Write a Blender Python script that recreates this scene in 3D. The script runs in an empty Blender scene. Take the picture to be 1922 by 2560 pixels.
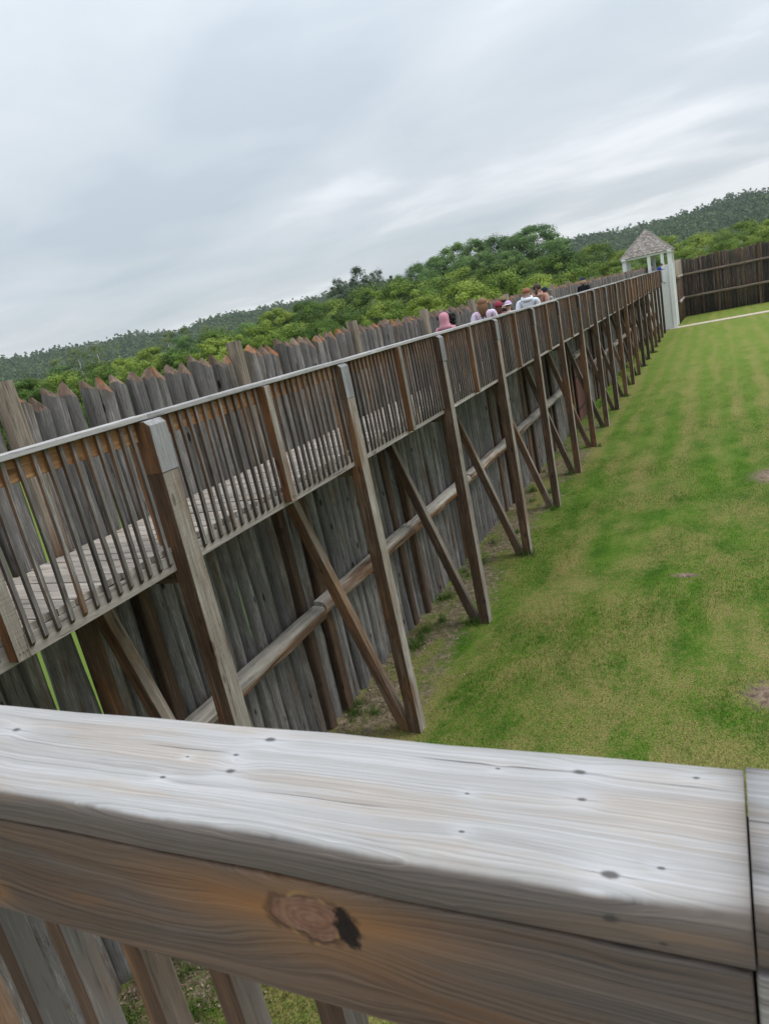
import bpy, bmesh, math, random
import numpy as np
from mathutils import Vector, Matrix

sc = bpy.context.scene
col = sc.collection
R = math.radians
HC = 4.984                      # eye height above the lawn (metres)

# ------------------------------------------------------------------ camera
cam = bpy.data.cameras.new("camera")
cam.sensor_fit = 'HORIZONTAL'
cam.sensor_width = 36.0
cam.lens = 36.0 * 1731.0 / 1922.0
cam.clip_start = 0.02
cam.clip_end = 20000
cam.dof.use_dof = True
cam.dof.focus_distance = 11.0
cam.dof.aperture_fstop = 26.0
co = bpy.data.objects.new("camera", cam)
col.objects.link(co)
cr = Vector((0.89070276, 0.40748156, -0.20151272))
cu = Vector((0.06808232, 0.31871289, 0.94540303))
cf = Vector((-0.449459, 0.85579254, -0.25613616))
co.matrix_world = Matrix(((cr.x, cu.x, -cf.x, 0), (cr.y, cu.y, -cf.y, 0), (cr.z, cu.z, -cf.z, HC), (0, 0, 0, 1)))
sc.camera = co

# ------------------------------------------------------------------ node helper
class NT:
    def __init__(s, tree):
        s.t = tree; s.n = tree.nodes; s.l = tree.links
    def new(s, kind, **kw):
        x = s.n.new(kind)
        for k, v in kw.items(): setattr(x, k, v)
        return x
    def put(s, sock, v):
        if v is None: return
        if isinstance(v, bpy.types.NodeSocket): s.l.new(v, sock)
        else: sock.default_value = v
    def math(s, op, a, b=None, c=None, clamp=False):
        x = s.new('ShaderNodeMath', operation=op, use_clamp=clamp)
        s.put(x.inputs[0], a); s.put(x.inputs[1], b); s.put(x.inputs[2], c)
        return x.outputs[0]
    def vmath(s, op, a, b=None, out=0):
        x = s.new('ShaderNodeVectorMath', operation=op)
        s.put(x.inputs[0], a)
        if op == 'SCALE': s.put(x.inputs[3], b)
        else: s.put(x.inputs[1], b)
        return x.outputs[out]
    def noise(s, vec, scale, detail=3.0, rough=0.5, dist=0.0, color=False):
        x = s.new('ShaderNodeTexNoise')
        s.put(x.inputs['Vector'], vec); s.put(x.inputs['Scale'], scale)
        s.put(x.inputs['Detail'], detail); s.put(x.inputs['Roughness'], rough); s.put(x.inputs['Distortion'], dist)
        return x.outputs['Color' if color else 'Fac']
    def ramp(s, fac, stops, interp='LINEAR'):
        x = s.new('ShaderNodeValToRGB'); cr_ = x.color_ramp; cr_.interpolation = interp
        while len(cr_.elements) < len(stops): cr_.elements.new(0.5)
        for e, (p, c) in zip(cr_.elements, stops):
            e.position = p
            e.color = (c, c, c, 1) if isinstance(c, (int, float)) else (c[0], c[1], c[2], 1)
        s.put(x.inputs[0], fac)
        return x.outputs[0]
    def mix(s, fac, a, b, blend='MIX'):
        x = s.new('ShaderNodeMix', data_type='RGBA', blend_type=blend)
        s.put(x.inputs[0], fac)
        for i, v in ((6, a), (7, b)):
            if isinstance(v, tuple): v = (v[0], v[1], v[2], 1)
            s.put(x.inputs[i], v)
        return x.outputs[2]
    def step(s, v, a, b):
        x = s.new('ShaderNodeMapRange', interpolation_type='SMOOTHSTEP')
        s.put(x.inputs[0], v); s.put(x.inputs[1], a); s.put(x.inputs[2], b)
        return x.outputs[0]
    def sep(s, v):
        x = s.new('ShaderNodeSeparateXYZ'); s.put(x.inputs[0], v); return x.outputs
    def comb(s, a, b, c):
        x = s.new('ShaderNodeCombineXYZ'); s.put(x.inputs[0], a); s.put(x.inputs[1], b); s.put(x.inputs[2], c); return x.outputs[0]

# ------------------------------------------------------------------ overcast sky
SUN_EL, SUN_AZ = 58.0, 68.0     # compass bearing seen from +Y towards +X
world = bpy.data.worlds.new("World"); sc.world = world; world.use_nodes = True
w = NT(world.node_tree); w.n.clear()
d = w.sep(w.new('ShaderNodeTexCoord').outputs['Generated'])
zc = w.math('MAXIMUM', d[2], 0.0)
inv = w.math('DIVIDE', 1.0, w.math('ADD', zc, 0.13))
pv = w.comb(w.math('MULTIPLY', d[0], inv), w.math('MULTIPLY', d[1], inv), 0.0)
pv = w.vmath('MULTIPLY', pv, (0.72, 1.0, 1.0))
n1 = w.noise(w.vmath('ADD', pv, (3.0, 1.0, 0.0)), 0.50, 4.0, 0.45, 0.5)
n2 = w.noise(w.vmath('ADD', pv, (7.3, 2.1, 0.0)), 1.5, 5.0, 0.5, 0.3)
cl = w.math('ADD', w.math('MULTIPLY', n1, 0.60), w.math('MULTIPLY', n2, 0.40))
ccol = w.ramp(cl, [(0.38, (0.82, 0.92, 1.0)), (0.46, (0.95, 1.03, 1.09)), (0.52, (1.05, 1.11, 1.17)), (0.60, (1.38, 1.41, 1.45))])
grad = w.math('ADD', w.math('MULTIPLY', zc, 0.86), 0.455)
grad = w.math('ADD', grad, w.math('MULTIPLY', w.math('POWER', 2.718, w.math('MULTIPLY', zc, -16.0)), 0.13))
sky = w.new('ShaderNodeTexSky', sky_type='NISHITA', sun_disc=False)
sky.sun_elevation = R(SUN_EL); sky.sun_rotation = R(SUN_AZ)
skyc = w.vmath('SCALE', sky.outputs[0], 0.02)
cloudc = w.vmath('SCALE', ccol, grad)
bg = w.new('ShaderNodeBackground')
w.put(bg.inputs[0], w.vmath('ADD', cloudc, skyc)); bg.inputs[1].default_value = 1.0
w.l.new(bg.outputs[0], w.new('ShaderNodeOutputWorld').inputs[0])
world.cycles.sampling_method = 'MANUAL'; world.cycles.sample_map_resolution = 512

sun = bpy.data.lights.new("sun", 'SUN'); sun.energy = 1.5; sun.angle = R(20); sun.color = (1.0, 0.965, 0.92)
so = bpy.data.objects.new("sun", sun); col.objects.link(so)
sd = Vector((math.sin(R(SUN_AZ)) * math.cos(R(SUN_EL)), math.cos(R(SUN_AZ)) * math.cos(R(SUN_EL)), math.sin(R(SUN_EL))))
so.rotation_euler = sd.to_track_quat('Z', 'Y').to_euler()

sc.view_settings.view_transform = 'Standard'; sc.view_settings.look = 'None'
sc.view_settings.exposure = 0.0; sc.view_settings.gamma = 1.0
sc.render.engine = 'CYCLES'
sc.cycles.use_denoising = True
sc.cycles.max_bounces = 6; sc.cycles.diffuse_bounces = 3; sc.cycles.glossy_bounces = 2
sc.cycles.transmission_bounces = 3; sc.cycles.transparent_max_bounces = 8; sc.cycles.caustics_reflective = False
sc.cycles.caustics_refractive = False

# ------------------------------------------------------------------ mesh helpers
class MB:
    """collects pieces; build() links them as one mesh object"""
    def __init__(s): s.v = []; s.f = []; s.m = []; s.r = []
    def add(s, vs, fs, m=0, r=0.0):
        o = len(s.v); s.v.extend([tuple(p) for p in vs])
        for i, f in enumerate(fs):
            s.f.append(tuple(o + k for k in f)); s.m.append(m[i] if isinstance(m, (list, tuple)) else m); s.r.append(r)
        return s
    def box(s, x0, x1, y0, y1, z0, z1, m=0, r=0.0, rot=None, at=None):
        """faces in order: -z +z -y +y -x +x"""
        vs = [(x, y, z) for z in (z0, z1) for y in (y0, y1) for x in (x0, x1)]
        if rot is not None: vs = [rot @ Vector(p) for p in vs]
        if at is not None: vs = [Vector(p) + Vector(at) for p in vs]
        return s.add(vs, [(0, 2, 3, 1), (4, 5, 7, 6), (0, 1, 5, 4), (2, 6, 7, 3), (0, 4, 6, 2), (1, 3, 7, 5)], m, r)
    def rings(s, rings, m=0, r=0.0, cap=True):
        n = len(rings[0]); vs = [p for q in rings for p in q]; fs = []
        for i in range(len(rings) - 1):
            for k in range(n):
                a = i * n + k; b = i * n + (k + 1) % n
                fs.append((a, b, b + n, a + n))
        if cap:
            fs.append(tuple(range(n))[::-1]); fs.append(tuple((len(rings) - 1) * n + k for k in range(n)))
        return s.add(vs, fs, m, r)
    def tube(s, pts, rad, seg=8, m=0, r=0.0, sq=1.0):
        out = []
        for i, p in enumerate(pts):
            p = Vector(p)
            a = Vector(pts[max(i - 1, 0)]); b = Vector(pts[min(i + 1, len(pts) - 1)])
            t = (b - a).normalized()
            u = t.cross(Vector((0, 0, 1)))
            if u.length < 1e-3: u = Vector((1, 0, 0))
            u.normalize(); v = t.cross(u)
            rr = rad[i] if isinstance(rad, (list, tuple)) else rad
            out.append([p + (u * math.cos(k * 2 * math.pi / seg) + v * sq * math.sin(k * 2 * math.pi / seg)) * rr for k in range(seg)])
        return s.rings(out, m, r)
    def ball(s, c, rx, ry, rz, m=0, seg=12, lat=8, r=0.0, z0=-1.0, z1=1.0):
        out = []
        for i in range(lat + 1):
            z = z0 + (z1 - z0) * (0.5 - 0.5 * math.cos(math.pi * i / lat))
            q = math.sqrt(max(1 - z * z, 0.0004))
            out.append([(c[0] + rx * q * math.cos(k * 2 * math.pi / seg), c[1] + ry * q * math.sin(k * 2 * math.pi / seg), c[2] + rz * z) for k in range(seg)])
        return s.rings(out, m, r)
    def mesh(s, name, mats, smooth=False):
        me = bpy.data.meshes.new(name); me.from_pydata(s.v, [], s.f)
        for m in (mats if isinstance(mats, (list, tuple)) else [mats]): me.materials.append(m)
        me.polygons.foreach_set('material_index', s.m)
        if any(s.r):
            at = me.attributes.new('rnd', 'FLOAT', 'FACE'); at.data.foreach_set('value', s.r)
        if smooth: me.polygons.foreach_set('use_smooth', [True] * len(s.f))
        me.update()
        return me
    def build(s, name, mats, parent=None, smooth=False, loc=None, bevel=0.0):
        o = obj(name, s.mesh(name, mats, smooth), parent, loc)
        if bevel: bev(o, bevel)
        return o

def bev(o, width, seg=2):
    b = o.modifiers.new('bevel', 'BEVEL'); b.width = width; b.segments = seg; b.limit_method = 'ANGLE'; b.angle_limit = R(40)

def obj(name, me, parent=None, loc=None, rot=None):
    o = bpy.data.objects.new(name, me); col.objects.link(o)
    if parent is not None: o.parent = parent
    if loc is not None: o.location = loc
    if rot is not None: o.rotation_euler = rot
    return o

def tag(o, label=None, cat=None, group=None, kind=None):
    for k, v in (('label', label), ('category', cat), ('group', group), ('kind', kind)):
        if v: o[k] = v
    return o

def empty(name, loc, label=None, cat=None, group=None, rz=0.0):
    o = obj(name, None, None, loc, (0, 0, rz)); o.empty_display_size = 0.3
    return tag(o, label, cat, group)

# ------------------------------------------------------------------ materials
def base_mat(name):
    m = bpy.data.materials.new(name); m.use_nodes = True
    t = NT(m.node_tree); b = t.n['Principled BSDF']
    b.inputs['Roughness'].default_value = 0.85
    b.inputs['Specular IOR Level'].default_value = 0.25
    return m, t, b

def plain(name, c, rough=0.8, var=0.12, scale=25.0):
    m, t, b = base_mat(name)
    n = t.noise(t.new('ShaderNodeTexCoord').outputs['Object'], scale, 3.0)
    k = t.math('ADD', t.math('MULTIPLY', n, 2 * var), 1 - var)
    t.put(b.inputs['Base Color'], t.mix(1.0, (c[0], c[1], c[2]), k, 'MULTIPLY'))
    b.inputs['Roughness'].default_value = rough
    return m

def wood(name, axis, cols, stain=None, stain_amt=(0.45, 0.7), grain=55.0, knots=0.35, bump=0.5, saw=False, lichen=0.0, rough=0.82, top=None, vary=0.22):
    """weathered timber; cols = dark crack, mid, light; stain = second wood colour in long patches"""
    m, t, b = base_mat(name)
    P = t.new('ShaderNodeTexCoord').outputs['Object']
    rnd = t.math('ADD', t.new('ShaderNodeObjectInfo').outputs['Random'], t.new('ShaderNodeAttribute', attribute_name='rnd').outputs['Fac'])
    wn = t.new('ShaderNodeTexWhiteNoise', noise_dimensions='1D'); t.put(wn.inputs['W'], rnd)
    off = t.vmath('SCALE', wn.outputs['Color'], 40.0)
    Q = t.vmath('ADD', P, off)
    st = [1.0, 1.0, 1.0]; st[axis] = 0.05
    S = t.vmath('MULTIPLY', Q, tuple(st))
    warp = t.noise(Q, 3.0, 2.0, color=True)
    S = t.vmath('ADD', S, t.vmath('SCALE', warp, 0.012))
    g1 = t.noise(S, grain, 4.0, 0.65)
    g2 = t.noise(S, grain * 0.22, 3.0, 0.55)
    g3 = t.noise(S, grain * 4, 2.0, 0.6)
    mot = t.noise(Q, 2.2, 4.0, 0.6)
    v = t.math('ADD', t.math('ADD', t.math('MULTIPLY', g1, 0.55), t.math('MULTIPLY', g2, 0.35)), t.math('MULTIPLY', g3, 0.16))
    v = t.math('ADD', v, t.math('MULTIPLY', t.math('SUBTRACT', mot, 0.5), 0.22))
    c = t.ramp(v, [(0.37, cols[0]), (0.46, cols[1]), (0.54, cols[1]), (0.68, cols[2])])
    if stain is not None:
        s2 = [1.0, 1.0, 1.0]; s2[axis] = 0.22
        sn = t.noise(t.vmath('MULTIPLY', Q, tuple(s2)), 5.0, 4.0, 0.6)
        f = t.step(t.math('ADD', sn, t.math('MULTIPLY', t.math('SUBTRACT', wn.outputs['Value'], 0.5), 0.25)), stain_amt[0], stain_amt[1])
        sc_ = t.mix(1.0, t.ramp(v, [(0.37, 0.35), (0.5, 1.0), (0.66, 1.5)]), (stain[0], stain[1], stain[2]), 'MULTIPLY')
        c = t.mix(f, c, sc_)
    if knots:
        ks = [6.0, 6.0, 6.0]; ks[axis] = 2.2
        vo = t.new('ShaderNodeTexVoronoi'); t.put(vo.inputs['Vector'], t.vmath('MULTIPLY', Q, tuple(ks))); vo.inputs['Scale'].default_value = 1.0
        kd = t.math('SUBTRACT', 1.0, t.step(vo.outputs['Distance'], 0.07, 0.16))
        c = t.mix(t.math('MULTIPLY', kd, knots * 2.0, clamp=True), c, (cols[0][0] * 0.7, cols[0][1] * 0.6, cols[0][2] * 0.55))
    if lichen:
        ln = t.noise(Q, 9.0, 5.0, 0.65)
        c = t.mix(t.math('MULTIPLY', t.step(ln, 0.56, 0.68), lichen), c, (0.20, 0.21, 0.13))
    if top is not None:           # another wood colour towards the top of the piece (z0, z1, colour)
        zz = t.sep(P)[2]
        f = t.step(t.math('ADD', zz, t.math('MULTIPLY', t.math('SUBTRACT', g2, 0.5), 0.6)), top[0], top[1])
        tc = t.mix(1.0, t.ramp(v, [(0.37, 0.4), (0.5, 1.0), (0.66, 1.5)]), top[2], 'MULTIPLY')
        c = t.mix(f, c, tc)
    br = t.math('ADD', t.math('MULTIPLY', wn.outputs['Value'], 2 * vary), 1.0 - vary)
    c = t.mix(1.0, c, br, 'MULTIPLY')
    t.put(b.inputs['Base Color'], c)
    b.inputs['Roughness'].default_value = rough
    h = t.math('ADD', t.math('MULTIPLY', g1, 1.0), t.math('MULTIPLY', g2, 0.8))
    if saw:
        ss = [3.0, 3.0, 3.0]; ss[axis] = 70.0
        sw = t.noise(t.vmath('MULTIPLY', Q, tuple(ss)), 1.0, 2.0)
        h = t.math('ADD', h, t.math('MULTIPLY', sw, 0.8))
    bp = t.new('ShaderNodeBump'); bp.inputs['Strength'].default_value = bump; bp.inputs['Distance'].default_value = 0.007
    t.put(bp.inputs['Height'], h); t.l.new(bp.outputs[0], b.inputs['Normal'])
    return m

GREY = ((0.055, 0.048, 0.043), (0.17, 0.155, 0.143), (0.33, 0.31, 0.29))
M = {}
M['picket'] = wood('picket_wood', 2, ((0.028, 0.026, 0.025), (0.15, 0.143, 0.137), (0.33, 0.315, 0.30)), (0.10, 0.08, 0.063), (0.50, 0.72), 75, 0.5, 0.55, lichen=0.2, vary=0.32)
M['pickettop'] = wood('picket_top_wood', 2, ((0.05, 0.035, 0.03), (0.18, 0.125, 0.095), (0.32, 0.25, 0.20)), (0.26, 0.105, 0.04), (0.50, 0.70), 60, 0.3, 0.8, lichen=0.25, vary=0.3)
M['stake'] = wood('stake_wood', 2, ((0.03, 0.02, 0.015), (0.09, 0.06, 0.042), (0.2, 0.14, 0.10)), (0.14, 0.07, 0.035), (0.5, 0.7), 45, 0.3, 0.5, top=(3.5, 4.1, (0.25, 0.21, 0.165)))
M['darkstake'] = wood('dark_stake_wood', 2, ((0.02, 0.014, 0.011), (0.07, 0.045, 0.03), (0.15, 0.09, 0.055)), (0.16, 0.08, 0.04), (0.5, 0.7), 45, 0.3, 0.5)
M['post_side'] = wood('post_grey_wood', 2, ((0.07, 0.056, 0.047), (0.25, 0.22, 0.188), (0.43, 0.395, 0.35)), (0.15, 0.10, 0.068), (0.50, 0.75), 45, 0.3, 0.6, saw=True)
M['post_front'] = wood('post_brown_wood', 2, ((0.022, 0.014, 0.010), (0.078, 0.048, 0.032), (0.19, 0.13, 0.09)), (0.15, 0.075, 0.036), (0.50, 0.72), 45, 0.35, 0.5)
M['post_cap'] = wood('post_cap_wood', 2, ((0.07, 0.068, 0.068), (0.235, 0.235, 0.24), (0.40, 0.41, 0.42)), None, (0, 1), 50, 0.5, 0.4)
M['mid_front'] = wood('rail_post_orange_wood', 2, ((0.045, 0.022, 0.012), (0.17, 0.078, 0.034), (0.30, 0.155, 0.075)), (0.12, 0.07, 0.045), (0.5, 0.75), 40, 0.3, 0.4)
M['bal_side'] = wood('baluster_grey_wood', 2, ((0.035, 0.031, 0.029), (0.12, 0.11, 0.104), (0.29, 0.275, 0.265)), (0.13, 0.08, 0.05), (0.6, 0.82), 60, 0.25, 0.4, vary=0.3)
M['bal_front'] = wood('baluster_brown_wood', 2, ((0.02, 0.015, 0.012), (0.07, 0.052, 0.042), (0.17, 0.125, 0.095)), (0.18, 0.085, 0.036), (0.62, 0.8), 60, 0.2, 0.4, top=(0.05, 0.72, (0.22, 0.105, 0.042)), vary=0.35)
M['rail'] = wood('hand_rail_wood', 1, ((0.12, 0.115, 0.115), (0.345, 0.335, 0.335), (0.55, 0.54, 0.545)), None, (0, 1), 60, 0.15, 0.35)
M['rail_in'] = wood('rail_fascia_wood', 1, ((0.07, 0.035, 0.018), (0.25, 0.13, 0.06), (0.40, 0.24, 0.12)), (0.14, 0.085, 0.055), (0.5, 0.75), 50, 0.3, 0.4)
M['edge'] = wood('edge_board_wood', 1, ((0.11, 0.095, 0.085), (0.325, 0.29, 0.265), (0.50, 0.465, 0.43)), (0.25, 0.185, 0.14), (0.6, 0.85), 45, 0.3, 0.4)
M['deck'] = wood('deck_plank_wood', 0, ((0.13, 0.11, 0.095), (0.38, 0.34, 0.30), (0.58, 0.54, 0.49)), (0.25, 0.20, 0.16), (0.55, 0.8), 45, 0.25, 0.5)
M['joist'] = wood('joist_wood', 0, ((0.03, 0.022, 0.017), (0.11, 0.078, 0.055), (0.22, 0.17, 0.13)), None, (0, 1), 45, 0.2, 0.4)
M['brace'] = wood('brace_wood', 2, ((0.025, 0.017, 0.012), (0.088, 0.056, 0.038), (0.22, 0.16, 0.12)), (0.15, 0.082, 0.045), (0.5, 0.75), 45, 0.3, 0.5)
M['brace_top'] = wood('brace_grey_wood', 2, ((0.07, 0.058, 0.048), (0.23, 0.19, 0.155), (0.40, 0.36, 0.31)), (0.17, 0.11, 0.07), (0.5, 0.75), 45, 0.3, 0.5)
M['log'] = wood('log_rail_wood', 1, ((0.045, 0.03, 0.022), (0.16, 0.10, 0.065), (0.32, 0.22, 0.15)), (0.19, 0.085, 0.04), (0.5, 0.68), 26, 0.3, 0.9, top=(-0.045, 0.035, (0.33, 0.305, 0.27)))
M['far_picket'] = wood('far_picket_wood', 2, ((0.012, 0.010, 0.009), (0.052, 0.041, 0.034), (0.15, 0.125, 0.105)), (0.10, 0.058, 0.036), (0.52, 0.75), 30, 0.2, 0.5, vary=0.45)
M['far_rail'] = wood('far_rail_wood', 0, ((0.05, 0.037, 0.03), (0.17, 0.13, 0.10), (0.30, 0.245, 0.20)), None, (0, 1), 30, 0.0, 0.5)
M['gate'] = wood('gate_wood', 2, ((0.04, 0.017, 0.014), (0.115, 0.05, 0.04), (0.19, 0.095, 0.075)), None, (0, 1), 40, 0.1, 0.3)
M['white'] = plain('white_paint', (0.80, 0.81, 0.82), 0.6, 0.07, 3.0)
M['shingle'] = wood('shingle_wood', 2, ((0.08, 0.068, 0.062), (0.27, 0.24, 0.22), (0.46, 0.42, 0.395)), None, (0, 1), 30, 0.0, 0.4, vary=0.35)
M['iron'] = plain('black_iron', (0.02, 0.02, 0.022), 0.6)
M['nail'] = plain('nail_steel', (0.10, 0.09, 0.085), 0.5)
M['path'] = plain('path_concrete', (0.50, 0.43, 0.34), 0.9, 0.15, 4.0)

# ------------------------------------------------------------------ lawn and ground
SPOTS = [(0.33, 8.05, 0.46, 0.40), (-0.80, 11.65, 0.26, 0.13), (0.95, 17.2, 0.7, 0.8)]
def ground_material(name, blades):
    m, t, b = base_mat(name)
    P = t.new('ShaderNodeTexCoord').outputs['Object']
    X, Y, Z = t.sep(P)
    F = t.comb(X, Y, 0.0)
    Fs = t.vmath('MULTIPLY', F, (1.0, 0.5, 1.0))
    p1 = t.noise(Fs, 0.62, 5.0, 0.6, 0.5)
    p2 = t.noise(t.vmath('ADD', Fs, (31.0, 5.0, 0.0)), 1.9, 4.0, 0.6)
    st = t.noise(t.vmath('MULTIPLY', F, (1.0, 0.09, 1.0)), 1.15, 3.0, 0.55)
    fy = t.step(Y, 7.0, 30.0)
    pat = t.math('ADD', t.math('MULTIPLY', p1, 0.62), t.math('MULTIPLY', p2, 0.38))
    pat = t.mix(t.math('MULTIPLY', fy, 0.75), pat, t.math('ADD', t.math('MULTIPLY', st, 0.8), 0.1))
    # mowing lanes along the wall
    lane = t.math('SINE', t.math('MULTIPLY', t.math('ADD', X, t.math('MULTIPLY', p1, 1.1)), 7.6))
    pat = t.math('ADD', pat, t.math('MULTIPLY', t.math('MULTIPLY', lane, fy), 0.055))
    pat = t.math('ADD', pat, t.math('SUBTRACT', t.math('MULTIPLY', t.math('SUBTRACT', 1.0, t.step(Y, 6.0, 11.0)), 0.055), 0.018))
    fine = t.noise(F, 42.0, 3.0, 0.7)
    fine2 = t.noise(F, 9.0, 4.0, 0.65)
    dry = t.step(t.math('ADD', pat, t.math('MULTIPLY', t.math('SUBTRACT', fine2, 0.5), 0.34)), 0.38, 0.64)
    g = t.ramp(p2, [(0.3, (0.046, 0.108, 0.010)), (0.5, (0.070, 0.145, 0.013)), (0.7, (0.098, 0.175, 0.020))])
    tan = t.mix(p1, (0.19, 0.158, 0.058), (0.275, 0.222, 0.092))
    c = t.mix(t.math('MULTIPLY', dry, 0.76), g, tan)
    c = t.mix(t.math('MULTIPLY', t.step(Y, 14.0, 48.0), 0.5), c, (0.20, 0.25, 0.045))
    c = t.mix(1.0, c, t.ramp(fine, [(0.3, 0.42), (0.5, 1.0), (0.7, 1.65)]), 'MULTIPLY')
    if not blades:
        soil = t.ramp(fine2, [(0.3, (0.085, 0.06, 0.045)), (0.5, (0.19, 0.14, 0.105)), (0.7, (0.36, 0.28, 0.22))])
        soil = t.mix(1.0, soil, t.ramp(t.noise(F, 70.0, 3.0, 0.7), [(0.3, 0.5), (0.5, 1.0), (0.7, 1.6)]), 'MULTIPLY')
        # worn, littered strip under the walkway
        edge = t.math('ADD', t.math('MULTIPLY', X, -1.0), t.math('MULTIPLY', t.math('SUBTRACT', p1, 0.5), 2.2))
        wear = t.step(t.math('ADD', edge, t.math('MULTIPLY', t.math('SUBTRACT', fine2, 0.5), 1.0)), 3.75, 4.15)
        wear = t.math('MULTIPLY', wear, t.step(X, -5.7, -5.3))
        gr = t.step(p2, 0.44, 0.58)
        wear = t.math('MULTIPLY', wear, t.math('SUBTRACT', 1.0, t.math('MULTIPLY', gr, 0.9)))
        wear = t.math('MULTIPLY', wear, 0.8)
        wear = t.math('MULTIPLY', wear, t.math('SUBTRACT', 1.0, t.step(Y, 20.0, 30.0)))
        for (sx, sy, a, bb) in SPOTS:
            dx = t.math('DIVIDE', t.math('SUBTRACT', X, sx), a); dy = t.math('DIVIDE', t.math('SUBTRACT', Y, sy), bb)
            dd = t.math('SQRT', t.math('ADD', t.math('MULTIPLY', dx, dx), t.math('MULTIPLY', dy, dy)))
            dd = t.math('ADD', dd, t.math('MULTIPLY', t.math('SUBTRACT', fine2, 0.5), 2.4))
            wear = t.math('MAXIMUM', wear, t.math('SUBTRACT', 1.0, t.step(dd, 0.45, 1.0)))
        c = t.mix(wear, c, soil)
        far = t.step(X, -5.4, -5.8)
        c = t.mix(far, c, t.mix(p1, (0.095, 0.155, 0.025), (0.15, 0.205, 0.04)))
        bp = t.new('ShaderNodeBump'); bp.inputs['Strength'].default_value = 0.6; bp.inputs['Distance'].default_value = 0.03
        t.put(bp.inputs['Height'], t.math('ADD', fine, fine2)); t.l.new(bp.outputs[0], b.inputs['Normal'])
    else:
        c = t.mix(1.0, c, (1.25, 1.25, 1.25), 'MULTIPLY')
        tr = t.new('ShaderNodeBsdfTranslucent'); t.put(tr.inputs[0], c)
        mx = t.new('ShaderNodeMixShader'); mx.inputs[0].default_value = 0.5
        t.l.new(b.outputs[0], mx.inputs[1]); t.l.new(tr.outputs[0], mx.inputs[2]); t.l.new(mx.outputs[0], t.n['Material Output'].inputs[0])
    t.put(b.inputs['Base Color'], c)
    b.inputs['Roughness'].default_value = 0.9; b.inputs['Specular IOR Level'].default_value = 0.1
    return m
M['ground'] = ground_material('lawn_ground', False)
M['blade'] = ground_material('grass_blade', True)

def ground_sheet():
    xs = [-4000, -1500, -500, -150, -40] + list(np.linspace(-20, 20, 41)) + [40, 150, 500, 1500, 4000]
    ys = [-2000, -500, -100, -20] + list(np.linspace(-4, 80, 85)) + [120, 250, 600, 1500, 5000]
    rs = random.Random(3)
    vs = [(x, y, 0.0 if abs(x) > 21 or y > 81 or y < -5 else rs.uniform(-0.018, 0.012)) for y in ys for x in xs]
    n = len(xs); fs = [(j * n + i, j * n + i + 1, (j + 1) * n + i + 1, (j + 1) * n + i) for j in range(len(ys) - 1) for i in range(n - 1)]
    mb = MB(); mb.add(vs, fs)
    return tag(mb.build('ground', M['ground'], smooth=True), kind='structure')
ground_sheet()

pm = MB()
rs = random.Random(5)
L = 30
for k in range(L):
    x0 = -3.6 + k * 1.5; x1 = x0 + 1.49
    y0 = 61.25 + (x0 + 3.6) * 0.06; y1 = 61.25 + (x1 + 3.6) * 0.06
    pm.add([(x0, y0, -0.05), (x1, y1, -0.05), (x1, y1 + 1.5, -0.05), (x0, y0 + 1.5, -0.05), (x0, y0, 0.035), (x1, y1, 0.035), (x1, y1 + 1.5, 0.035), (x0, y0 + 1.5, 0.035)],
           [(4, 5, 6, 7), (0, 1, 5, 4), (1, 2, 6, 5), (2, 3, 7, 6), (3, 0, 4, 7)])
tag(pm.build('path', M['path']), kind='structure')

def tri_mesh(name, V, mat, parent=None, rnd=None):
    """V: (n,3,3) triangles"""
    n = len(V); me = bpy.data.meshes.new(name)
    me.vertices.add(3 * n); me.vertices.foreach_set('co', V.reshape(-1).astype(np.float32))
    me.loops.add(3 * n); me.loops.foreach_set('vertex_index', np.arange(3 * n, dtype=np.int32))
    me.polygons.add(n); me.polygons.foreach_set('loop_start', np.arange(0, 3 * n, 3, dtype=np.int32))
    me.materials.append(mat)
    if rnd is not None:
        at = me.attributes.new('rnd', 'FLOAT', 'FACE'); at.data.foreach_set('value', rnd.astype(np.float32))
    me.update(calc_edges=True)
    return obj(name, me, parent)

def smooth_noise(x, y, rng, n=7, f0=0.4):
    v = np.zeros_like(x)
    for k in range(n):
        a = rng.uniform(0, 2 * np.pi); f = f0 * 1.5 ** k
        v += np.sin((x * np.cos(a) + y * np.sin(a)) * f * 2 * np.pi + rng.uniform(0, 6.28)) / (1 + 0.5 * k)
    return v

def blades(name, n, xr, yr, hgt, wid, seed, keep=None, lean=0.5):
    rng = np.random.default_rng(seed)
    x = rng.uniform(*xr, n)
    u = rng.uniform(0, 1, n); y = yr[0] + (yr[1] - yr[0]) * u ** 1.6
    if keep is not None:
        k = keep(x, y, rng); x, y = x[k], y[k]
    n = len(x)
    h = rng.uniform(hgt[0], hgt[1], n); a = rng.uniform(0, 2 * np.pi, n); wd = rng.uniform(0.6, 1.2, n) * wid
    l = rng.normal(0, lean, n) * h; b2 = rng.uniform(0, 2 * np.pi, n)
    V = np.zeros((n, 3, 3))
    V[:, 0] = np.stack([x - np.cos(a) * wd, y - np.sin(a) * wd, np.full(n, -0.015)], 1)
    V[:, 1] = np.stack([x + np.cos(a) * wd, y + np.sin(a) * wd, np.full(n, -0.015)], 1)
    V[:, 2] = np.stack([x + l * np.cos(b2), y + l * np.sin(b2), h], 1)
    return V

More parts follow.
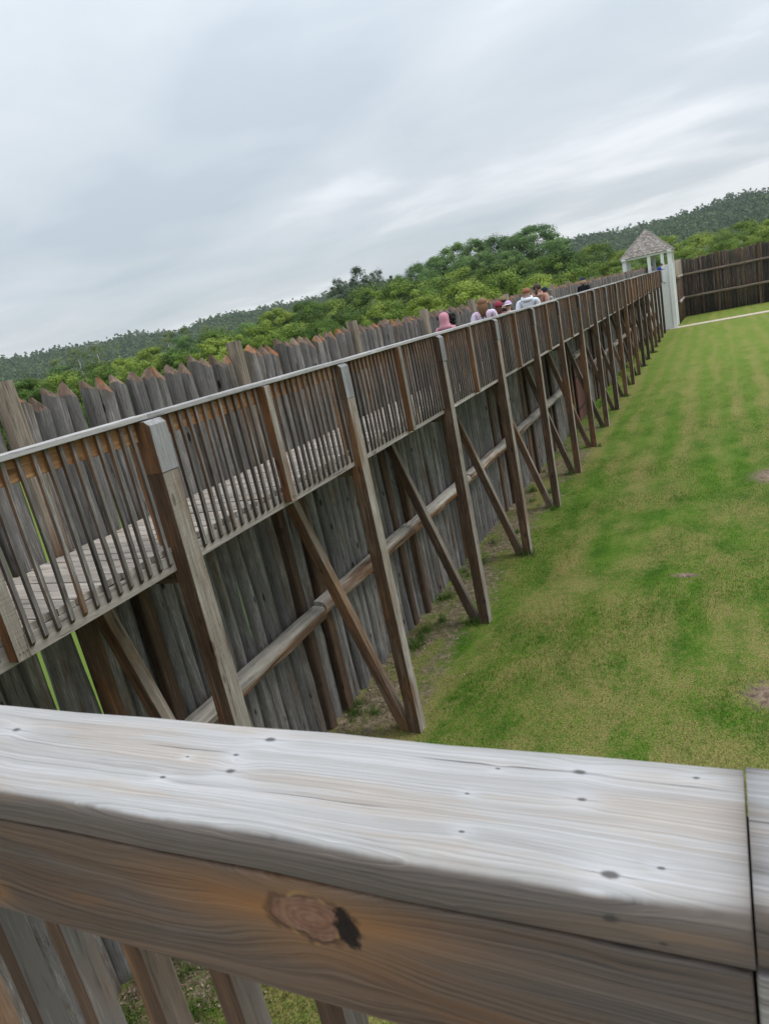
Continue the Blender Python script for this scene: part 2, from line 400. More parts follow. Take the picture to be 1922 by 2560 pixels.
def off_spots(x, y, rng):
    k = np.ones(len(x), bool)
    for (sx, sy, a, bb) in SPOTS:
        k &= (((x - sx) / a) ** 2 + ((y - sy) / bb) ** 2) > rng.uniform(0.35, 0.9, len(x))
    k &= rng.uniform(0, 1, len(x)) > np.clip((y - 14) / 24, 0, 1)
    s = smooth_noise(x, y, np.random.default_rng(4), 6, 0.35)
    k &= ~((x < -3.85 + 0.25 * s) & (rng.uniform(0, 1, len(x)) < 0.86))
    return k
V1 = blades('a', 420000, (-4.95, 4.2), (2.4, 40.0), (0.012, 0.036), 0.005, 1, off_spots, 0.9)
tag(tri_mesh('lawn_grass', V1, M['blade']), 'short patchy green and straw coloured lawn grass of the courtyard', 'grass', kind='stuff')

# ------------------------------------------------------------------ raised walkway
PITCH = 3.05
def py(n): return 3.908 + (n - 1) * PITCH          # far face of outer post n
XP0, XP1 = -3.863, -3.703                          # outer posts
Z = lambda z: HC + z                               # heights measured from the eye
DECK = Z(-1.27)
walk = empty('raised_walkway', (-4.3, 30.0, 0.0), 'long raised timber walkway with slatted railing, posts and diagonal braces along the palisade', 'walkway')
WO = Vector((-4.3, 30.0, 0.0))
def wpart(name, me, x, y, z, rot=None):
    o = obj(name, me, walk, Vector((x, y, z)) - WO, rot)
    return o
NP = 20

def post_mesh(seed):
    rs = random.Random(seed); mb = MB()
    zb, zt = -0.25, Z(-0.70)
    rings = []
    n = 9
    for i in range(n):
        z = zb + (zt - zb) * i / (n - 1)
        j = lambda: rs.uniform(-0.004, 0.004)
        rings.append([(-0.08 + j(), -0.09 + j(), z), (0.08 + j(), -0.09 + j(), z), (0.08 + j(), 0.09 + j(), z), (-0.08 + j(), 0.09 + j(), z)])
    vs = [p for q in rings for p in q]; fs = []; ms = []
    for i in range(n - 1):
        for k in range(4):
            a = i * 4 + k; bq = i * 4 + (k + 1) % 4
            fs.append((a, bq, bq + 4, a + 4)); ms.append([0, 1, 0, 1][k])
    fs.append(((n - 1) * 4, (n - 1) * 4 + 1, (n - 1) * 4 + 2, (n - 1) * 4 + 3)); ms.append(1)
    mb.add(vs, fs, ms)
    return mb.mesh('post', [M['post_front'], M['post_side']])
post_meshes = [post_mesh(s) for s in range(6)]
capb = MB()
zc0, zc1, zc2 = Z(-0.698), Z(-0.345), Z(-0.31)
capb.add([(-0.085, -0.094, zc0), (0.086, -0.094, zc0), (0.086, 0.094, zc0), (-0.085, 0.094, zc0),
          (-0.085, -0.094, zc2), (0.045, -0.094, zc2), (0.086, -0.094, zc1), (0.086, 0.094, zc1), (0.045, 0.094, zc2), (-0.085, 0.094, zc2)],
         [(0, 3, 2, 1), (0, 1, 6, 5, 4), (1, 2, 7, 6), (2, 3, 9, 8, 7), (3, 0, 4, 9), (4, 5, 8, 9), (5, 6, 7, 8)], [0, 1, 0, 1, 1, 0, 0])
cap_me = capb.mesh('post_cap', [M['post_cap'], M['post_front']])
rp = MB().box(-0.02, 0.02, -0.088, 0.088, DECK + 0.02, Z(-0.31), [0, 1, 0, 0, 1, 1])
rail_post_me = rp.mesh('rail_post', [M['bal_front'], M['bal_side']])
joist_me = MB().box(-0.62, 0.62, -0.07, 0.07, -0.125, 0.125).mesh('joist', M['joist'])
# brace: local z along the timber
bl = math.hypot(0.98, 3.35)
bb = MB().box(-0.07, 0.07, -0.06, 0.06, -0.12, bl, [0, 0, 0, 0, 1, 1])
brace_me = bb.mesh('brace', [M['brace'], M['brace_top']])
for n in range(0, NP):
    y = py(n) - 0.09
    rs = random.Random(100 + n)
    p = wpart('post', post_meshes[n % 6], (XP0 + XP1) / 2 + rs.uniform(-0.008, 0.008), y, 0, (rs.uniform(-0.004, 0.004), rs.uniform(-0.004, 0.004), rs.uniform(-0.04, 0.04)))
    bev(p, 0.008, 2)
    c = obj('post_cap', cap_me, p, (0, 0, 0)); bev(c, 0.006, 2)
    wpart('rail_post', rail_post_me, XP0 - 0.024, y, 0)
    wpart('joist', joist_me, -4.485, y, Z(-1.445))
    dx, dz = -0.98, 3.35
    b_ = wpart('brace', brace_me, -3.945, y + 0.0, 0.0, (0, -math.atan2(0.98, 3.35) + rs.uniform(-0.01, 0.01), rs.uniform(-0.02, 0.02)))
    bev(b_, 0.007, 2)

# edge boards, rail caps and inner rail boards, one per bay
def board_y(name, mat, x0, x1, y0, y1, z0, z1, seed, wob=0.003):
    rs = random.Random(seed); mb = MB(); n = 6; rings = []
    cy = (y0 + y1) / 2
    for i in range(n):
        yy = y0 + (y1 - y0) * i / (n - 1) - cy; dz_ = rs.uniform(-wob, wob); dx_ = rs.uniform(-wob, wob)
        rings.append([(x0 + dx_, yy, z0 + dz_), (x0 + dx_, yy, z1 + dz_), (x1 + dx_, yy, z1 + dz_), (x1 + dx_, yy, z0 + dz_)])
    mb.rings(rings)
    o = obj(name, mb.mesh(name, mat), walk, Vector((0, cy, 0)) - WO)
    bev(o, 0.005, 2)
    return o
for n in range(0, NP - 1):
    y0, y1 = py(n), py(n + 1) - 0.18
    board_y('edge_board', M['edge'], -3.838, -3.80, y0 + 0.003, y1 - 0.003, Z(-1.455), Z(-1.318), n)
    board_y('inner_rail_board', M['rail_in'], -3.838, -3.80, y0 + 0.004, y1 - 0.004, Z(-0.45), Z(-0.309), 40 + n)
    dz_ = random.Random(n + 9).uniform(-0.006, 0.006)
    board_y('hand_rail', M['rail'], -3.885, -3.742, y0 - 0.088, y1 + 0.09, Z(-0.305) + dz_, Z(-0.268) + dz_, 80 + n, 0.004)

# middle railing posts
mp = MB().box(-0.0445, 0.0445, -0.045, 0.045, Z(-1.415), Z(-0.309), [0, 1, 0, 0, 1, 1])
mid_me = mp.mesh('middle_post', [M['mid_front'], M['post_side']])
nail_me = MB().ball((0, 0, 0), 0.006, 0.003, 0.006, 0, 6, 4).mesh('nail', M['nail'])
MIDS = []
for n in range(0, NP - 1):
    y = (py(n) + py(n + 1) - 0.18) / 2 + random.Random(n).uniform(-0.03, 0.03); MIDS.append(y)
    o = wpart('middle_post', mid_me, -3.753, y, 0); bev(o, 0.004, 2)
    if n < 4:
        for k in range(3):
            obj('nail', nail_me, o, (0.047, -0.025 + 0.025 * k, Z(-1.37)), (0, 0, R(90)))

# balusters
def baluster_mesh(seed):
    rs = random.Random(seed); mb = MB(); z0, z1 = Z(-1.402), Z(-0.309); zm = (z0 + z1) / 2
    h = 0.0137; rings = []
    n = 7
    bx, by = rs.uniform(-0.006, 0.006), rs.uniform(-0.006, 0.006)
    for i in range(n):
        u = i / (n - 1); z = z0 + (z1 - z0) * u - zm; s = math.sin(u * math.pi)
        zz = [z, z, z, z]
        if i == 0: zz = [z, z + 0.028, z + 0.028, z]
        rings.append([(-h + bx * s, -h + by * s, zz[0]), (h + bx * s, -h + by * s, zz[1]), (h + bx * s, h + by * s, zz[2]), (-h + bx * s, h + by * s, zz[3])])
    vs = [p for q in rings for p in q]; fs = [(3, 2, 1, 0)]; ms = [0]
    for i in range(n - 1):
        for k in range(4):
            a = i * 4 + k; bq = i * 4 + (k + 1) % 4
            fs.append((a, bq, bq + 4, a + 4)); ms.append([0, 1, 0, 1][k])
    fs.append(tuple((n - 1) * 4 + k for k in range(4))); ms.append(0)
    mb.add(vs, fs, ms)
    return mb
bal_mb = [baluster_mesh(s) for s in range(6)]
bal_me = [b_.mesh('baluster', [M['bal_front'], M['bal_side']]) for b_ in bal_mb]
zbm = (Z(-1.402) + Z(-0.309)) / 2
BY = []
for n in range(0, NP - 1):
    a = py(n); m_ = MIDS[n]; e = py(n + 1) - 0.18
    for (s0, s1) in ((a, m_ - 0.045), (m_ + 0.045, e)):
        cnt = 13; stp = (s1 - s0) / (cnt + 0.35)
        for k in range(cnt): BY.append(s0 + stp * (k + 0.68))
rs = random.Random(21)
far = MB()
for i, y in enumerate(BY):
    j = rs.randrange(6); y += rs.uniform(-0.006, 0.006)
    if i < 300:
        wpart('baluster', bal_me[j], -3.785, y, zbm, (rs.uniform(-0.009, 0.009), rs.uniform(-0.003, 0.003), rs.uniform(-0.09, 0.09)))
    else:
        q = bal_mb[j]; far.add([(p[0] - 3.781 - WO.x, p[1] + y - WO.y, p[2] + zbm - WO.z) for p in q.v], q.f, q.m, rs.random() + 0.01)
far.build('far_balusters', [M['bal_front'], M['bal_side']], walk)['kind'] = 'stuff'

# deck planks across the walkway
def plank_mesh(seed, wd):
    rs = random.Random(seed); mb = MB(); n = 6; rings = []
    e0, e1 = -0.575 + rs.uniform(-0.012, 0.02), 0.575 + rs.uniform(-0.02, 0.012)
    for i in range(n):
        x = e0 + (e1 - e0) * i / (n - 1); dz_ = rs.uniform(-0.003, 0.003)
        rings.append([(x, -wd / 2, -0.022 + dz_), (x, wd / 2, -0.022 + dz_), (x, wd / 2, 0.022 + dz_ + rs.uniform(-0.002, 0.002)), (x, -wd / 2, 0.022 + dz_)])
    mb.rings(rings); return mb
pl_mb = [plank_mesh(s, 0.134) for s in range(6)]
pl_me = [q.mesh('deck_plank', M['deck']) for q in pl_mb]
far = MB(); rs = random.Random(31); y = 0.75; i = 0
while y < py(NP - 1):
    j = rs.randrange(6)
    if i < 300: wpart('deck_plank', pl_me[j], -4.395 + rs.uniform(-0.01, 0.01), y, DECK - 0.022 + rs.uniform(-0.003, 0.003), (0, 0, rs.uniform(-0.006, 0.006)))
    else:
        q = pl_mb[j]; far.add([(p[0] - 4.395 - WO.x, p[1] + y - WO.y, p[2] + DECK - 0.022 - WO.z) for p in q.v], q.f, 0, rs.random() + 0.01)
    y += 0.1425; i += 1
far.build('far_deck_planks', M['deck'], walk)['kind'] = 'stuff'

# ------------------------------------------------------------------ palisade beside the walkway
pal = empty('palisade_wall', (-5.09, 30.0, 0.0), 'weathered grey palisade of pointed upright logs behind the raised walkway', 'palisade')
PO = Vector((-5.09, 30.0, 0.0))
def picket_mb(seed, r=0.087, hgt=None, seg=14):
    rs = random.Random(seed); mb = MB(); rings = []; n = 20
    kb = [(rs.uniform(0.05, 0.97), rs.uniform(0, 6.28), rs.uniform(0.1, 0.2)) for _ in range(9)]
    ph = [rs.uniform(0, 6.28) for _ in range(8)]
    tip = Z(0.07); sh = tip - rs.uniform(0.10, 0.15)
    bow = rs.uniform(-0.02, 0.02); bow2 = rs.uniform(-0.014, 0.014)
    for i in range(n):
        u = i / (n - 1); z = -0.3 + (sh + 0.3) * u
        taper = 1.07 - 0.13 * u
        ox = bow * math.sin(u * 3.1 + ph[0]) + 0.006 * math.sin(u * 17 + ph[5]); oy = bow2 * math.sin(u * 4.3 + ph[1]) + 0.012 * math.sin(u * 14 + ph[4])
        ring = []
        for k in range(seg):
            a = 2 * math.pi * k / seg
            kn = sum(kq * max(0, 1 - abs(u - ku) * 38) * max(0, math.cos(a - ka)) ** 3 for ku, ka, kq in kb)
            rr = r * taper * (1 + kn + 0.03 * math.sin(2 * a + ph[2]) + 0.02 * math.sin(3 * a + ph[3] + u * 3) + rs.uniform(-0.018, 0.018))
            zz = z
            if i == n - 1: zz = z + rs.uniform(-0.022, 0.022) - 0.02 * math.sin(a)
            ring.append((ox + rr * math.cos(a), oy + rr * math.sin(a), zz))
        rings.append(ring)
    mb.rings(rings, 0, 0, cap=False)
    # chopped tip: the axe cuts slope up to an off-centre ridge
    top = rings[-1]; ax, ay = rs.uniform(-0.03, 0.03), rs.uniform(-0.065, -0.015)
    cx = sum(p[0] for p in top) / seg; cy = sum(p[1] for p in top) / seg
    rd = 0.02
    ridge = [(cx + ax - rd, cy + ay + rs.uniform(-.008, .008), tip - rs.uniform(0, 0.03)), (cx + ax + rd, cy + ay, tip)]
    vs = list(top) + ridge; fs = []; A, B = seg, seg + 1
    def side(p): return B if p[0] > cx + ax else A
    for k in range(seg):
        k2 = (k + 1) % seg; s1, s2 = side(top[k]), side(top[k2])
        if s1 == s2: fs.append((k, k2, s1))
        else: fs.append((k, k2, s2, s1))
    mb.add(vs, fs, 1)
    return mb
pk_mb = [picket_mb(s) for s in range(12)]
def pmesh(q):
    me = q.mesh('picket', [M['picket'], M['pickettop']])
    me.polygons.foreach_set('use_smooth', [m == 0 for m in q.m]); return me
pk_me = [pmesh(q) for q in pk_mb]
meas = [3.88, 4.03, 4.19, 4.38, 4.61, 4.79, 4.96, 5.13, 5.31, 5.50, 5.70, 5.89, 6.08, 6.25, 6.44, 6.62]
gaps_before = [1.62, 1.80, 1.97, 2.14, 2.31, 2.48, 2.65, 2.82, 2.99, 3.18, 3.385, 3.535]
YS = [(-1.3 + 0.19 * k) for k in range(15)] + gaps_before + meas
rs = random.Random(77); y = 7.07
STK = [y0 for y0 in [3.735 + PITCH * k for k in range(0, 23)]]
while y < 72.9:
    if min(abs(y - s) for s in STK) > 0.135: YS.append(y)
    elif all(abs(y - s) > 0.10 for s in STK): pass
    y += rs.choice((0.165, 0.175, 0.182, 0.19, 0.20)) * rs.uniform(0.97, 1.05)
far = MB()
YS = [y for y in YS if min(abs(y - s) for s in STK) > 0.13]
NEAR = [y for y in YS if y > 1.5][:300]
for y in YS:
    j = rs.randrange(12); sx = rs.choice((0.9, 0.95, 0.98, 1.0, 1.03)) * rs.uniform(0.97, 1.03); dz_ = rs.gauss(0, 0.02); rot = rs.uniform(-0.25, 0.25)
    if y < 4.5: sx = rs.uniform(1.0, 1.06)
    xx = -5.09 + rs.uniform(-0.012, 0.012)
    if y in NEAR or y < 1.5 and False:
        o = obj('picket', pk_me[j], pal, Vector((xx, y, dz_)) - PO, (rs.uniform(-0.007, 0.007), rs.uniform(-0.004, 0.004), rot)); o.scale = (sx, sx, 1.0)
    else:
        q = pk_mb[j]; c_, s_ = math.cos(rot), math.sin(rot)
        far.add([((p[0] * c_ - p[1] * s_) * sx + xx - PO.x, (p[0] * s_ + p[1] * c_) * sx + y - PO.y, p[2] + dz_) for p in q.v], q.f, q.m, rs.random() + 0.01)
far.build('far_pickets', [M['picket'], M['pickettop']], pal, smooth=True)['kind'] = 'stuff'
# squared stakes that rise above the pickets
stk = MB()
rings = []
for i in range(8):
    z = -0.3 + (Z(0.15) + 0.3) * i / 7; r1 = random.Random(i)
    ww = 0.072 + r1.uniform(-0.004, 0.004); c8 = 0.02
    rings.append([(ww, -ww + c8, z), (ww, ww - c8, z), (ww - c8, ww, z), (-ww + c8, ww, z), (-ww, ww - c8, z), (-ww, -ww + c8, z), (-ww + c8, -ww, z), (ww - c8, -ww, z)])
stk.rings(rings); stk.m[-1] = 1
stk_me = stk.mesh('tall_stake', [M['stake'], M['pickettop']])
for k, s in enumerate(STK):
    rs = random.Random(500 + k)
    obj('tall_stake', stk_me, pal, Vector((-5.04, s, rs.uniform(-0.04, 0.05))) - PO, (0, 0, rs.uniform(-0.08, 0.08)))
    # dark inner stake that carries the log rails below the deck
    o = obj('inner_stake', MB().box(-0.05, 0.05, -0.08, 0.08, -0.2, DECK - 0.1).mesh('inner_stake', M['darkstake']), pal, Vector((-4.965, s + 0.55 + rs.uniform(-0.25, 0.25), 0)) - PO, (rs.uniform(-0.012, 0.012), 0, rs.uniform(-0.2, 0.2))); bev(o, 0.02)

def log_mb(L_, seed, r=0.122, axis='y'):
    rs = random.Random(seed); n = 8; seg = 9; rings = []
    for i in range(n):
        u = -L_ / 2 + L_ * i / (n - 1); ring = []
        ox = rs.uniform(-0.008, 0.008); oz = rs.uniform(-0.012, 0.012)
        for k in range(seg):
            a = 2 * math.pi * k / seg; rr = r * (1 + rs.uniform(-0.09, 0.07))
            x = max(rr * math.cos(a), -0.06); z = rr * math.sin(a)
            if z > 0.095: z = 0.095
            ring.append((x + ox, u, z + oz) if axis == 'y' else (u, -(x + ox), z + oz))
        rings.append(ring if axis == 'y' else ring)
    return MB().rings(rings)
y = 0.85
k = 0
BR = [0.8, 3.85, 6.9, 10.0, 13.1, 16.6, 20.3, 23.9, None, 30.1, 34.0, 38.5, 43.0, 47.5, 52.0, 56.5, 61.0]
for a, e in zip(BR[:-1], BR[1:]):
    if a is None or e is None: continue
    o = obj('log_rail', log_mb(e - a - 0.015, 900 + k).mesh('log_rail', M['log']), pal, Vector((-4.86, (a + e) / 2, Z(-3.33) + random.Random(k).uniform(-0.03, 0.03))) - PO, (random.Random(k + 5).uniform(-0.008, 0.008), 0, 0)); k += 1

# ------------------------------------------------------------------ gate under the walkway
gate = empty('plank_gate', (-4.93, 27.6, 0.0), 'dark red-brown plank gate in the palisade under the raised walkway', 'gate')
gm = MB().box(-0.02, 0.02, -0.092, 0.092, 0.03, Z(-2.72)).mesh('plank', M['gate'])
for k in range(12): obj('plank', gm, gate, (0.0 + 0.003 * (k % 2), -1.05 + k * 0.19, 0))
for zz in (0.5, 1.7):
    MB().box(0.025, 0.035, -1.1, 0.9, zz - 0.035, zz + 0.035).build('iron_strap', M['iron'], gate)
log_mb(2.9, 77, 0.12).build('lintel_log', M['log'], gate, loc=(0.05, 0.05, Z(-2.52)))

# ------------------------------------------------------------------ far palisade
fp = empty('far_palisade', (0.0, 73.2, 0.0), 'dark brown palisade with two log rails closing the far end of the lawn', 'palisade')
FO = Vector((0.0, 73.2, 0.0))
mb = MB(); rs = random.Random(8)
def far_line(x0, y0, x1, y1, mb):
    Ld = math.hypot(x1 - x0, y1 - y0); u = 0.0
    while u < Ld:
        r = rs.uniform(0.085, 0.115); x = x0 + (x1 - x0) * u / Ld; yv = y0 + (y1 - y0) * u / Ld
        h = Z(0.12) + rs.gauss(0, 0.06); rd = rs.random() + 0.01; seg = 7; rr = []
        jx, jy = rs.uniform(-0.03, 0.03), rs.uniform(-0.03, 0.03)
        for zz, q in ((-0.2, 1.05), (h * 0.5, 1.0), (h - 0.06, 0.93), (h, 0.45)):
            rr.append([(x + jx + r * q * math.cos(2 * math.pi * k / seg) - FO.x, yv + jy + r * q * math.sin(2 * math.pi * k / seg) - FO.y, zz) for k in range(seg)])
        mb.rings(rr, 0, rd); u += r * 1.7
far_line(-2.85, 73.2, 30.0, 73.2, mb)
o = mb.build('picket_row', M['far_picket'], fp, smooth=True); o['kind'] = 'stuff'
mb = MB(); far_line(-3.08, 65.3, -2.87, 73.0, mb)
o = mb.build('side_picket_row', M['stake'], fp, smooth=True); o['kind'] = 'stuff'
for k in range(10):
    x = -0.02 - 3.35 + 3.35 * k + (0.15 if k else 0.55)
    o = MB().box(-0.1, 0.1, -0.1, 0.1, -0.2, Z(0.32)).build('tall_stake', M['brace' if k else 'stake'], fp, loc=(x, -0.13, 0)); bev(o, 0.02)
    for zz in (-1.2, -3.22):
        log_mb(3.34, 300 + k, 0.13, 'x').build('log_rail', M['far_rail'], fp, loc=(x + 1.68, -0.27, Z(zz)))
for zz in (-1.2, -3.22):
    o = log_mb(7.3, 411, 0.12).build('log_rail', M['log'], fp, loc=(-2.82, -4.0, Z(zz)))

# ------------------------------------------------------------------ white tower at the end of the walkway
tw = empty('gate_tower', (-4.83, 63.55, 0.0), 'white boarded lookout tower with a shingled pyramid roof at the walkway end', 'tower')
TX0, TX1, TY0, TY1 = -1.68, 1.68, -1.6, 1.6
mb = MB()
def siding(x0, y0, x1, y1, z0, z1, mb, p=0.15):
    """overlapping boards on the outer side of the wall running from (x0,y0) to (x1,y1)"""
    dx, dy = x1 - x0, y1 - y0; Ls = math.hypot(dx, dy); nx, ny = dy / Ls, -dx / Ls
    z = z0
    while z < z1 - 0.02:
        zt = min(z + p, z1); a, c = 0.028, 0.006
        vs = [(x0 + nx * a, y0 + ny * a, z), (x1 + nx * a, y1 + ny * a, z), (x1 + nx * c, y1 + ny * c, zt), (x0 + nx * c, y0 + ny * c, zt),
              (x0 - nx * .05, y0 - ny * .05, z), (x1 - nx * .05, y1 - ny * .05, z), (x1 - nx * .05, y1 - ny * .05, zt), (x0 - nx * .05, y0 - ny * .05, zt)]
        mb.add(vs, [(0, 1, 2, 3), (4, 5, 1, 0), (3, 2, 6, 7), (5, 6, 2, 1), (4, 0, 3, 7), (4, 7, 6, 5)]); z = zt
siding(TX0, TY0, TX1, TY0, 0.0, Z(-1.32), mb)
siding(TX1, TY0, TX1, TY1, 0.0, Z(0.02), mb)
siding(TX1, TY1, TX0, TY1, 0.0, Z(-0.35), mb)
siding(TX0, TY1, TX0, TY0, 0.0, Z(-0.35), mb)
siding(TX1 - 0.62, TY0, TX1, TY0, Z(-1.32), Z(0.02), mb)
siding(TX0, TY0, TX0 + 0.7, TY0, Z(-1.32), Z(-0.35), mb)
o = mb.build('siding', M['white'], tw); o['kind'] = 'stuff'
MB().box(TX0, TX1, TY0, TY1, DECK - 0.05, DECK).build('floor', M['deck'], tw)
def tpost(x, y, s=0.15, z1=1.0, nm='corner_post'):
    o = MB().box(x - s, x + s, y - s, y + s, 0.0 if nm == 'corner_post' else Z(-1.3), Z(z1)).build(nm, M['white'], tw); bev(o, 0.01)
for x, y in ((TX0, TY0), (TX1, TY0), (TX0, TY1), (TX1, TY1)): tpost(x, y)
tpost(0.17, TY0, 0.12, nm='jamb_post'); tpost(1.15, TY0, 0.12, nm='jamb_post'); tpost(0.3, TY1, 0.12, nm='jamb_post')
for (x0, x1, y0, y1) in ((TX0 - 0.22, TX1 + 0.22, TY0 - 0.17, TY0 + 0.11), (TX0 - 0.22, TX1 + 0.22, TY1 - 0.11, TY1 + 0.17)):
    MB().box(x0, x1, y0, y1, Z(0.90), Z(1.10)).build('beam', M['white'], tw)
for (x0, x1) in ((TX0 - 0.16, TX0 + 0.11), (TX1 - 0.11, TX1 + 0.16)):
    MB().box(x0, x1, TY0 - 0.42, TY1 + 0.42, Z(0.915), Z(1.085)).build('beam', M['white'], tw)
mb = MB(); rs = random.Random(12)
ov = 0.30; zE, zA = Z(1.06), Z(3.0)
A = Vector((0, 0, zA))
C4 = [Vector((TX0 - ov, TY0 - ov, zE)), Vector((TX1 + ov, TY0 - ov, zE)), Vector((TX1 + ov, TY1 + ov, zE)), Vector((TX0 - ov, TY1 + ov, zE))]
roof = MB().add([*C4, A - Vector((0, 0, 0.03))], [(0, 1, 4), (1, 2, 4), (2, 3, 4), (3, 0, 4), (3, 2, 1, 0)]).build('roof', M['shingle'], tw)
for q in range(4):
    a, c = C4[q], C4[(q + 1) % 4]; nrm = (c - a).cross(A - a).normalized(); rows = 18
    for i in range(rows):
        u0, u1 = i / rows, min((i + 1.25) / rows, 0.995)
        L0, R0 = a.lerp(A, u0), c.lerp(A, u0); L1, R1 = a.lerp(A, u1), c.lerp(A, u1)
        cnt = max(1, int((R0 - L0).length / 0.17))
        for k in range(cnt):
            s0 = (k + (0.5 if i % 2 else 0) + rs.uniform(-.05, .05)) / cnt; s1 = s0 + 0.94 / cnt; s1 = min(s1, 1.0); s0 = max(0, s0)
            if s1 <= s0: continue
            up = nrm * (0.03 + rs.uniform(0, 0.012)); lo = nrm * 0.008
            j0 = rs.uniform(-0.02, 0.02) * (A - a).normalized()
            b0, b1 = L0.lerp(R0, s0) + j0, L0.lerp(R0, s1) + j0; t0, t1 = L1.lerp(R1, s0), L1.lerp(R1, s1)
            mb.add([b0 + up, b1 + up, t1 + lo, t0 + lo, b0, b1], [(0, 1, 2, 3), (4, 5, 1, 0), (1, 5, 2), (4, 0, 3)], 0, rs.random() + 0.01)
o = mb.build('shingles', M['shingle'], roof); o['kind'] = 'stuff'
mb = MB()
for q in range(4): mb.tube([C4[q] + Vector((0, 0, 0.03)), A + Vector((0, 0, 0.03))], 0.035, 6)
mb.build('hip_ridge', M['shingle'], roof)

# ------------------------------------------------------------------ near platform railing (camera leans on it)
def plank_material(name, knots, top_cols, side_cols, freq=520.0, bleach=True, front=False):
    """sawn board, local x along the board; knots = [(x, v, radius, strength)] where v is y on the top face or z on the front"""
    m, t, b = base_mat(name)
    P = t.new('ShaderNodeTexCoord').outputs['Object']
    X, Y, Zz = t.sep(P)
    nz = t.sep(t.new('ShaderNodeNewGeometry').outputs['Normal'])[2]
    Vv = Zz if front else t.math('SUBTRACT', Y, Zz)
    low = t.noise(t.comb(t.math('MULTIPLY', X, 2.5), t.math('MULTIPLY', Vv, 7.0), 0.0), 1.0, 3.0, 0.5)
    tt = t.math('ADD', Vv, t.math('MULTIPLY', t.math('SUBTRACT', low, 0.5), 0.05 if front else 0.014))
    core = None; halo = None
    for (kx, kv, kr, ks) in knots:
        dx = t.math('MULTIPLY', t.math('SUBTRACT', X, kx), 0.55 if front else 0.5); dv = t.math('SUBTRACT', Vv, kv)
        d2 = t.math('ADD', t.math('MULTIPLY', dx, dx), t.math('MULTIPLY', dv, dv))
        e = t.math('POWER', 2.718, t.math('MULTIPLY', d2, -1.0 / (kr * 2.0) ** 2))
        tt = t.math('ADD', tt, t.math('MULTIPLY', t.math('MULTIPLY', e, dv), ks))
        dd = t.math('SQRT', d2)
        wob = t.math('MULTIPLY', t.math('SUBTRACT', t.noise(P, 90.0 if bleach else 70.0, 3.0), 0.5), kr * (0.7 if bleach else 1.1))
        k1 = t.math('SUBTRACT', 1.0, t.step(t.math('ADD', dd, wob), kr * (0.25 if bleach else 0.85), kr * (0.72 if bleach else 1.0)))
        h1 = t.math('POWER', 2.718, t.math('MULTIPLY', d2, -1.0 / (kr * 2.2) ** 2))
        if bleach:    # drying crack through the knot, along the grain
            ck = t.math('MULTIPLY', t.math('SUBTRACT', 1.0, t.step(t.math('ABSOLUTE', t.math('ADD', dv, t.math('MULTIPLY', wob, 0.6))), kr * 0.03, kr * 0.12)), t.math('SUBTRACT', 1.0, t.step(t.math('ABSOLUTE', dx), kr * 0.8, kr * 2.6)))
            k1 = t.math('MAXIMUM', k1, t.math('MULTIPLY', ck, 0.7))
        core = k1 if core is None else t.math('MAXIMUM', core, k1)
        halo = h1 if halo is None else t.math('MAXIMUM', halo, h1)
    warp = t.math('MULTIPLY', t.math('SUBTRACT', t.noise(t.comb(t.math('MULTIPLY', X, 9.0), t.math('MULTIPLY', Vv, 60.0), 0.0), 1.0, 3.0), 0.5), 0.006)
    tg = t.math('ADD', tt, warp)
    ring = t.noise(t.comb(t.math('MULTIPLY', X, 0.8), t.math('MULTIPLY', tg, freq), 0.0), 1.0, 3.0, 0.6)
    ring2 = t.noise(t.comb(t.math('MULTIPLY', X, 5.0), t.math('MULTIPLY', tg, freq * 2.6), 3.0), 1.0, 2.0, 0.6)
    broad = t.noise(t.comb(t.math('MULTIPLY', X, 3.0), t.math('MULTIPLY', tg, 32.0), 9.0), 1.0, 3.0, 0.55)
    ring3 = t.noise(t.comb(t.math('MULTIPLY', X, 26.0), t.math('MULTIPLY', tg, freq * 3.0), 6.0), 1.0, 3.0, 0.7)
    v = t.math('ADD', t.math('ADD', t.math('MULTIPLY', ring, 0.40), t.math('MULTIPLY', ring2, 0.22)), t.math('ADD', t.math('MULTIPLY', broad, 0.20), t.math('MULTIPLY', ring3, 0.18)))
    ct = t.ramp(v, [(0.33, top_cols[0]), (0.44, top_cols[1]), (0.54, top_cols[2]), (0.66, top_cols[3])])
    ct = t.mix(t.math('MULTIPLY', t.step(t.noise(t.comb(t.math('MULTIPLY', X, 4.0), t.math('MULTIPLY', tg, 38.0), 21.0), 1.0, 4.0, 0.6), 0.47, 0.62), 0.7), ct, t.mix(1.0, ct, (1.0, 0.90, 0.80), 'MULTIPLY'))
    cs = t.ramp(v, [(0.36, side_cols[0]), (0.45, side_cols[1]), (0.54, side_cols[2]), (0.66, side_cols[3])])
    hv = t.noise(t.comb(t.math('MULTIPLY', X, 2.2), t.math('MULTIPLY', tg, 22.0), 4.0), 1.0, 4.0, 0.6)
    cs = t.mix(t.math('MULTIPLY', t.step(hv, 0.50, 0.68), 0.75), cs, side_cols[4])
    crk = t.noise(t.comb(t.math('MULTIPLY', X, 2.4), t.math('MULTIPLY', tg, 170.0), 15.0), 1.0, 2.0, 0.5)
    crm = t.math('MULTIPLY', t.math('SUBTRACT', 1.0, t.step(crk, 0.29, 0.35)), t.step(t.noise(t.comb(t.math('MULTIPLY', X, 5.0), t.math('MULTIPLY', tg, 14.0), 2.0), 1.0, 2.0), 0.42, 0.56))
    ct = t.mix(t.math('MULTIPLY', crm, 0.75), ct, (0.05, 0.046, 0.044)); cs = t.mix(t.math('MULTIPLY', crm, 0.8), cs, (0.015, 0.012, 0.010))
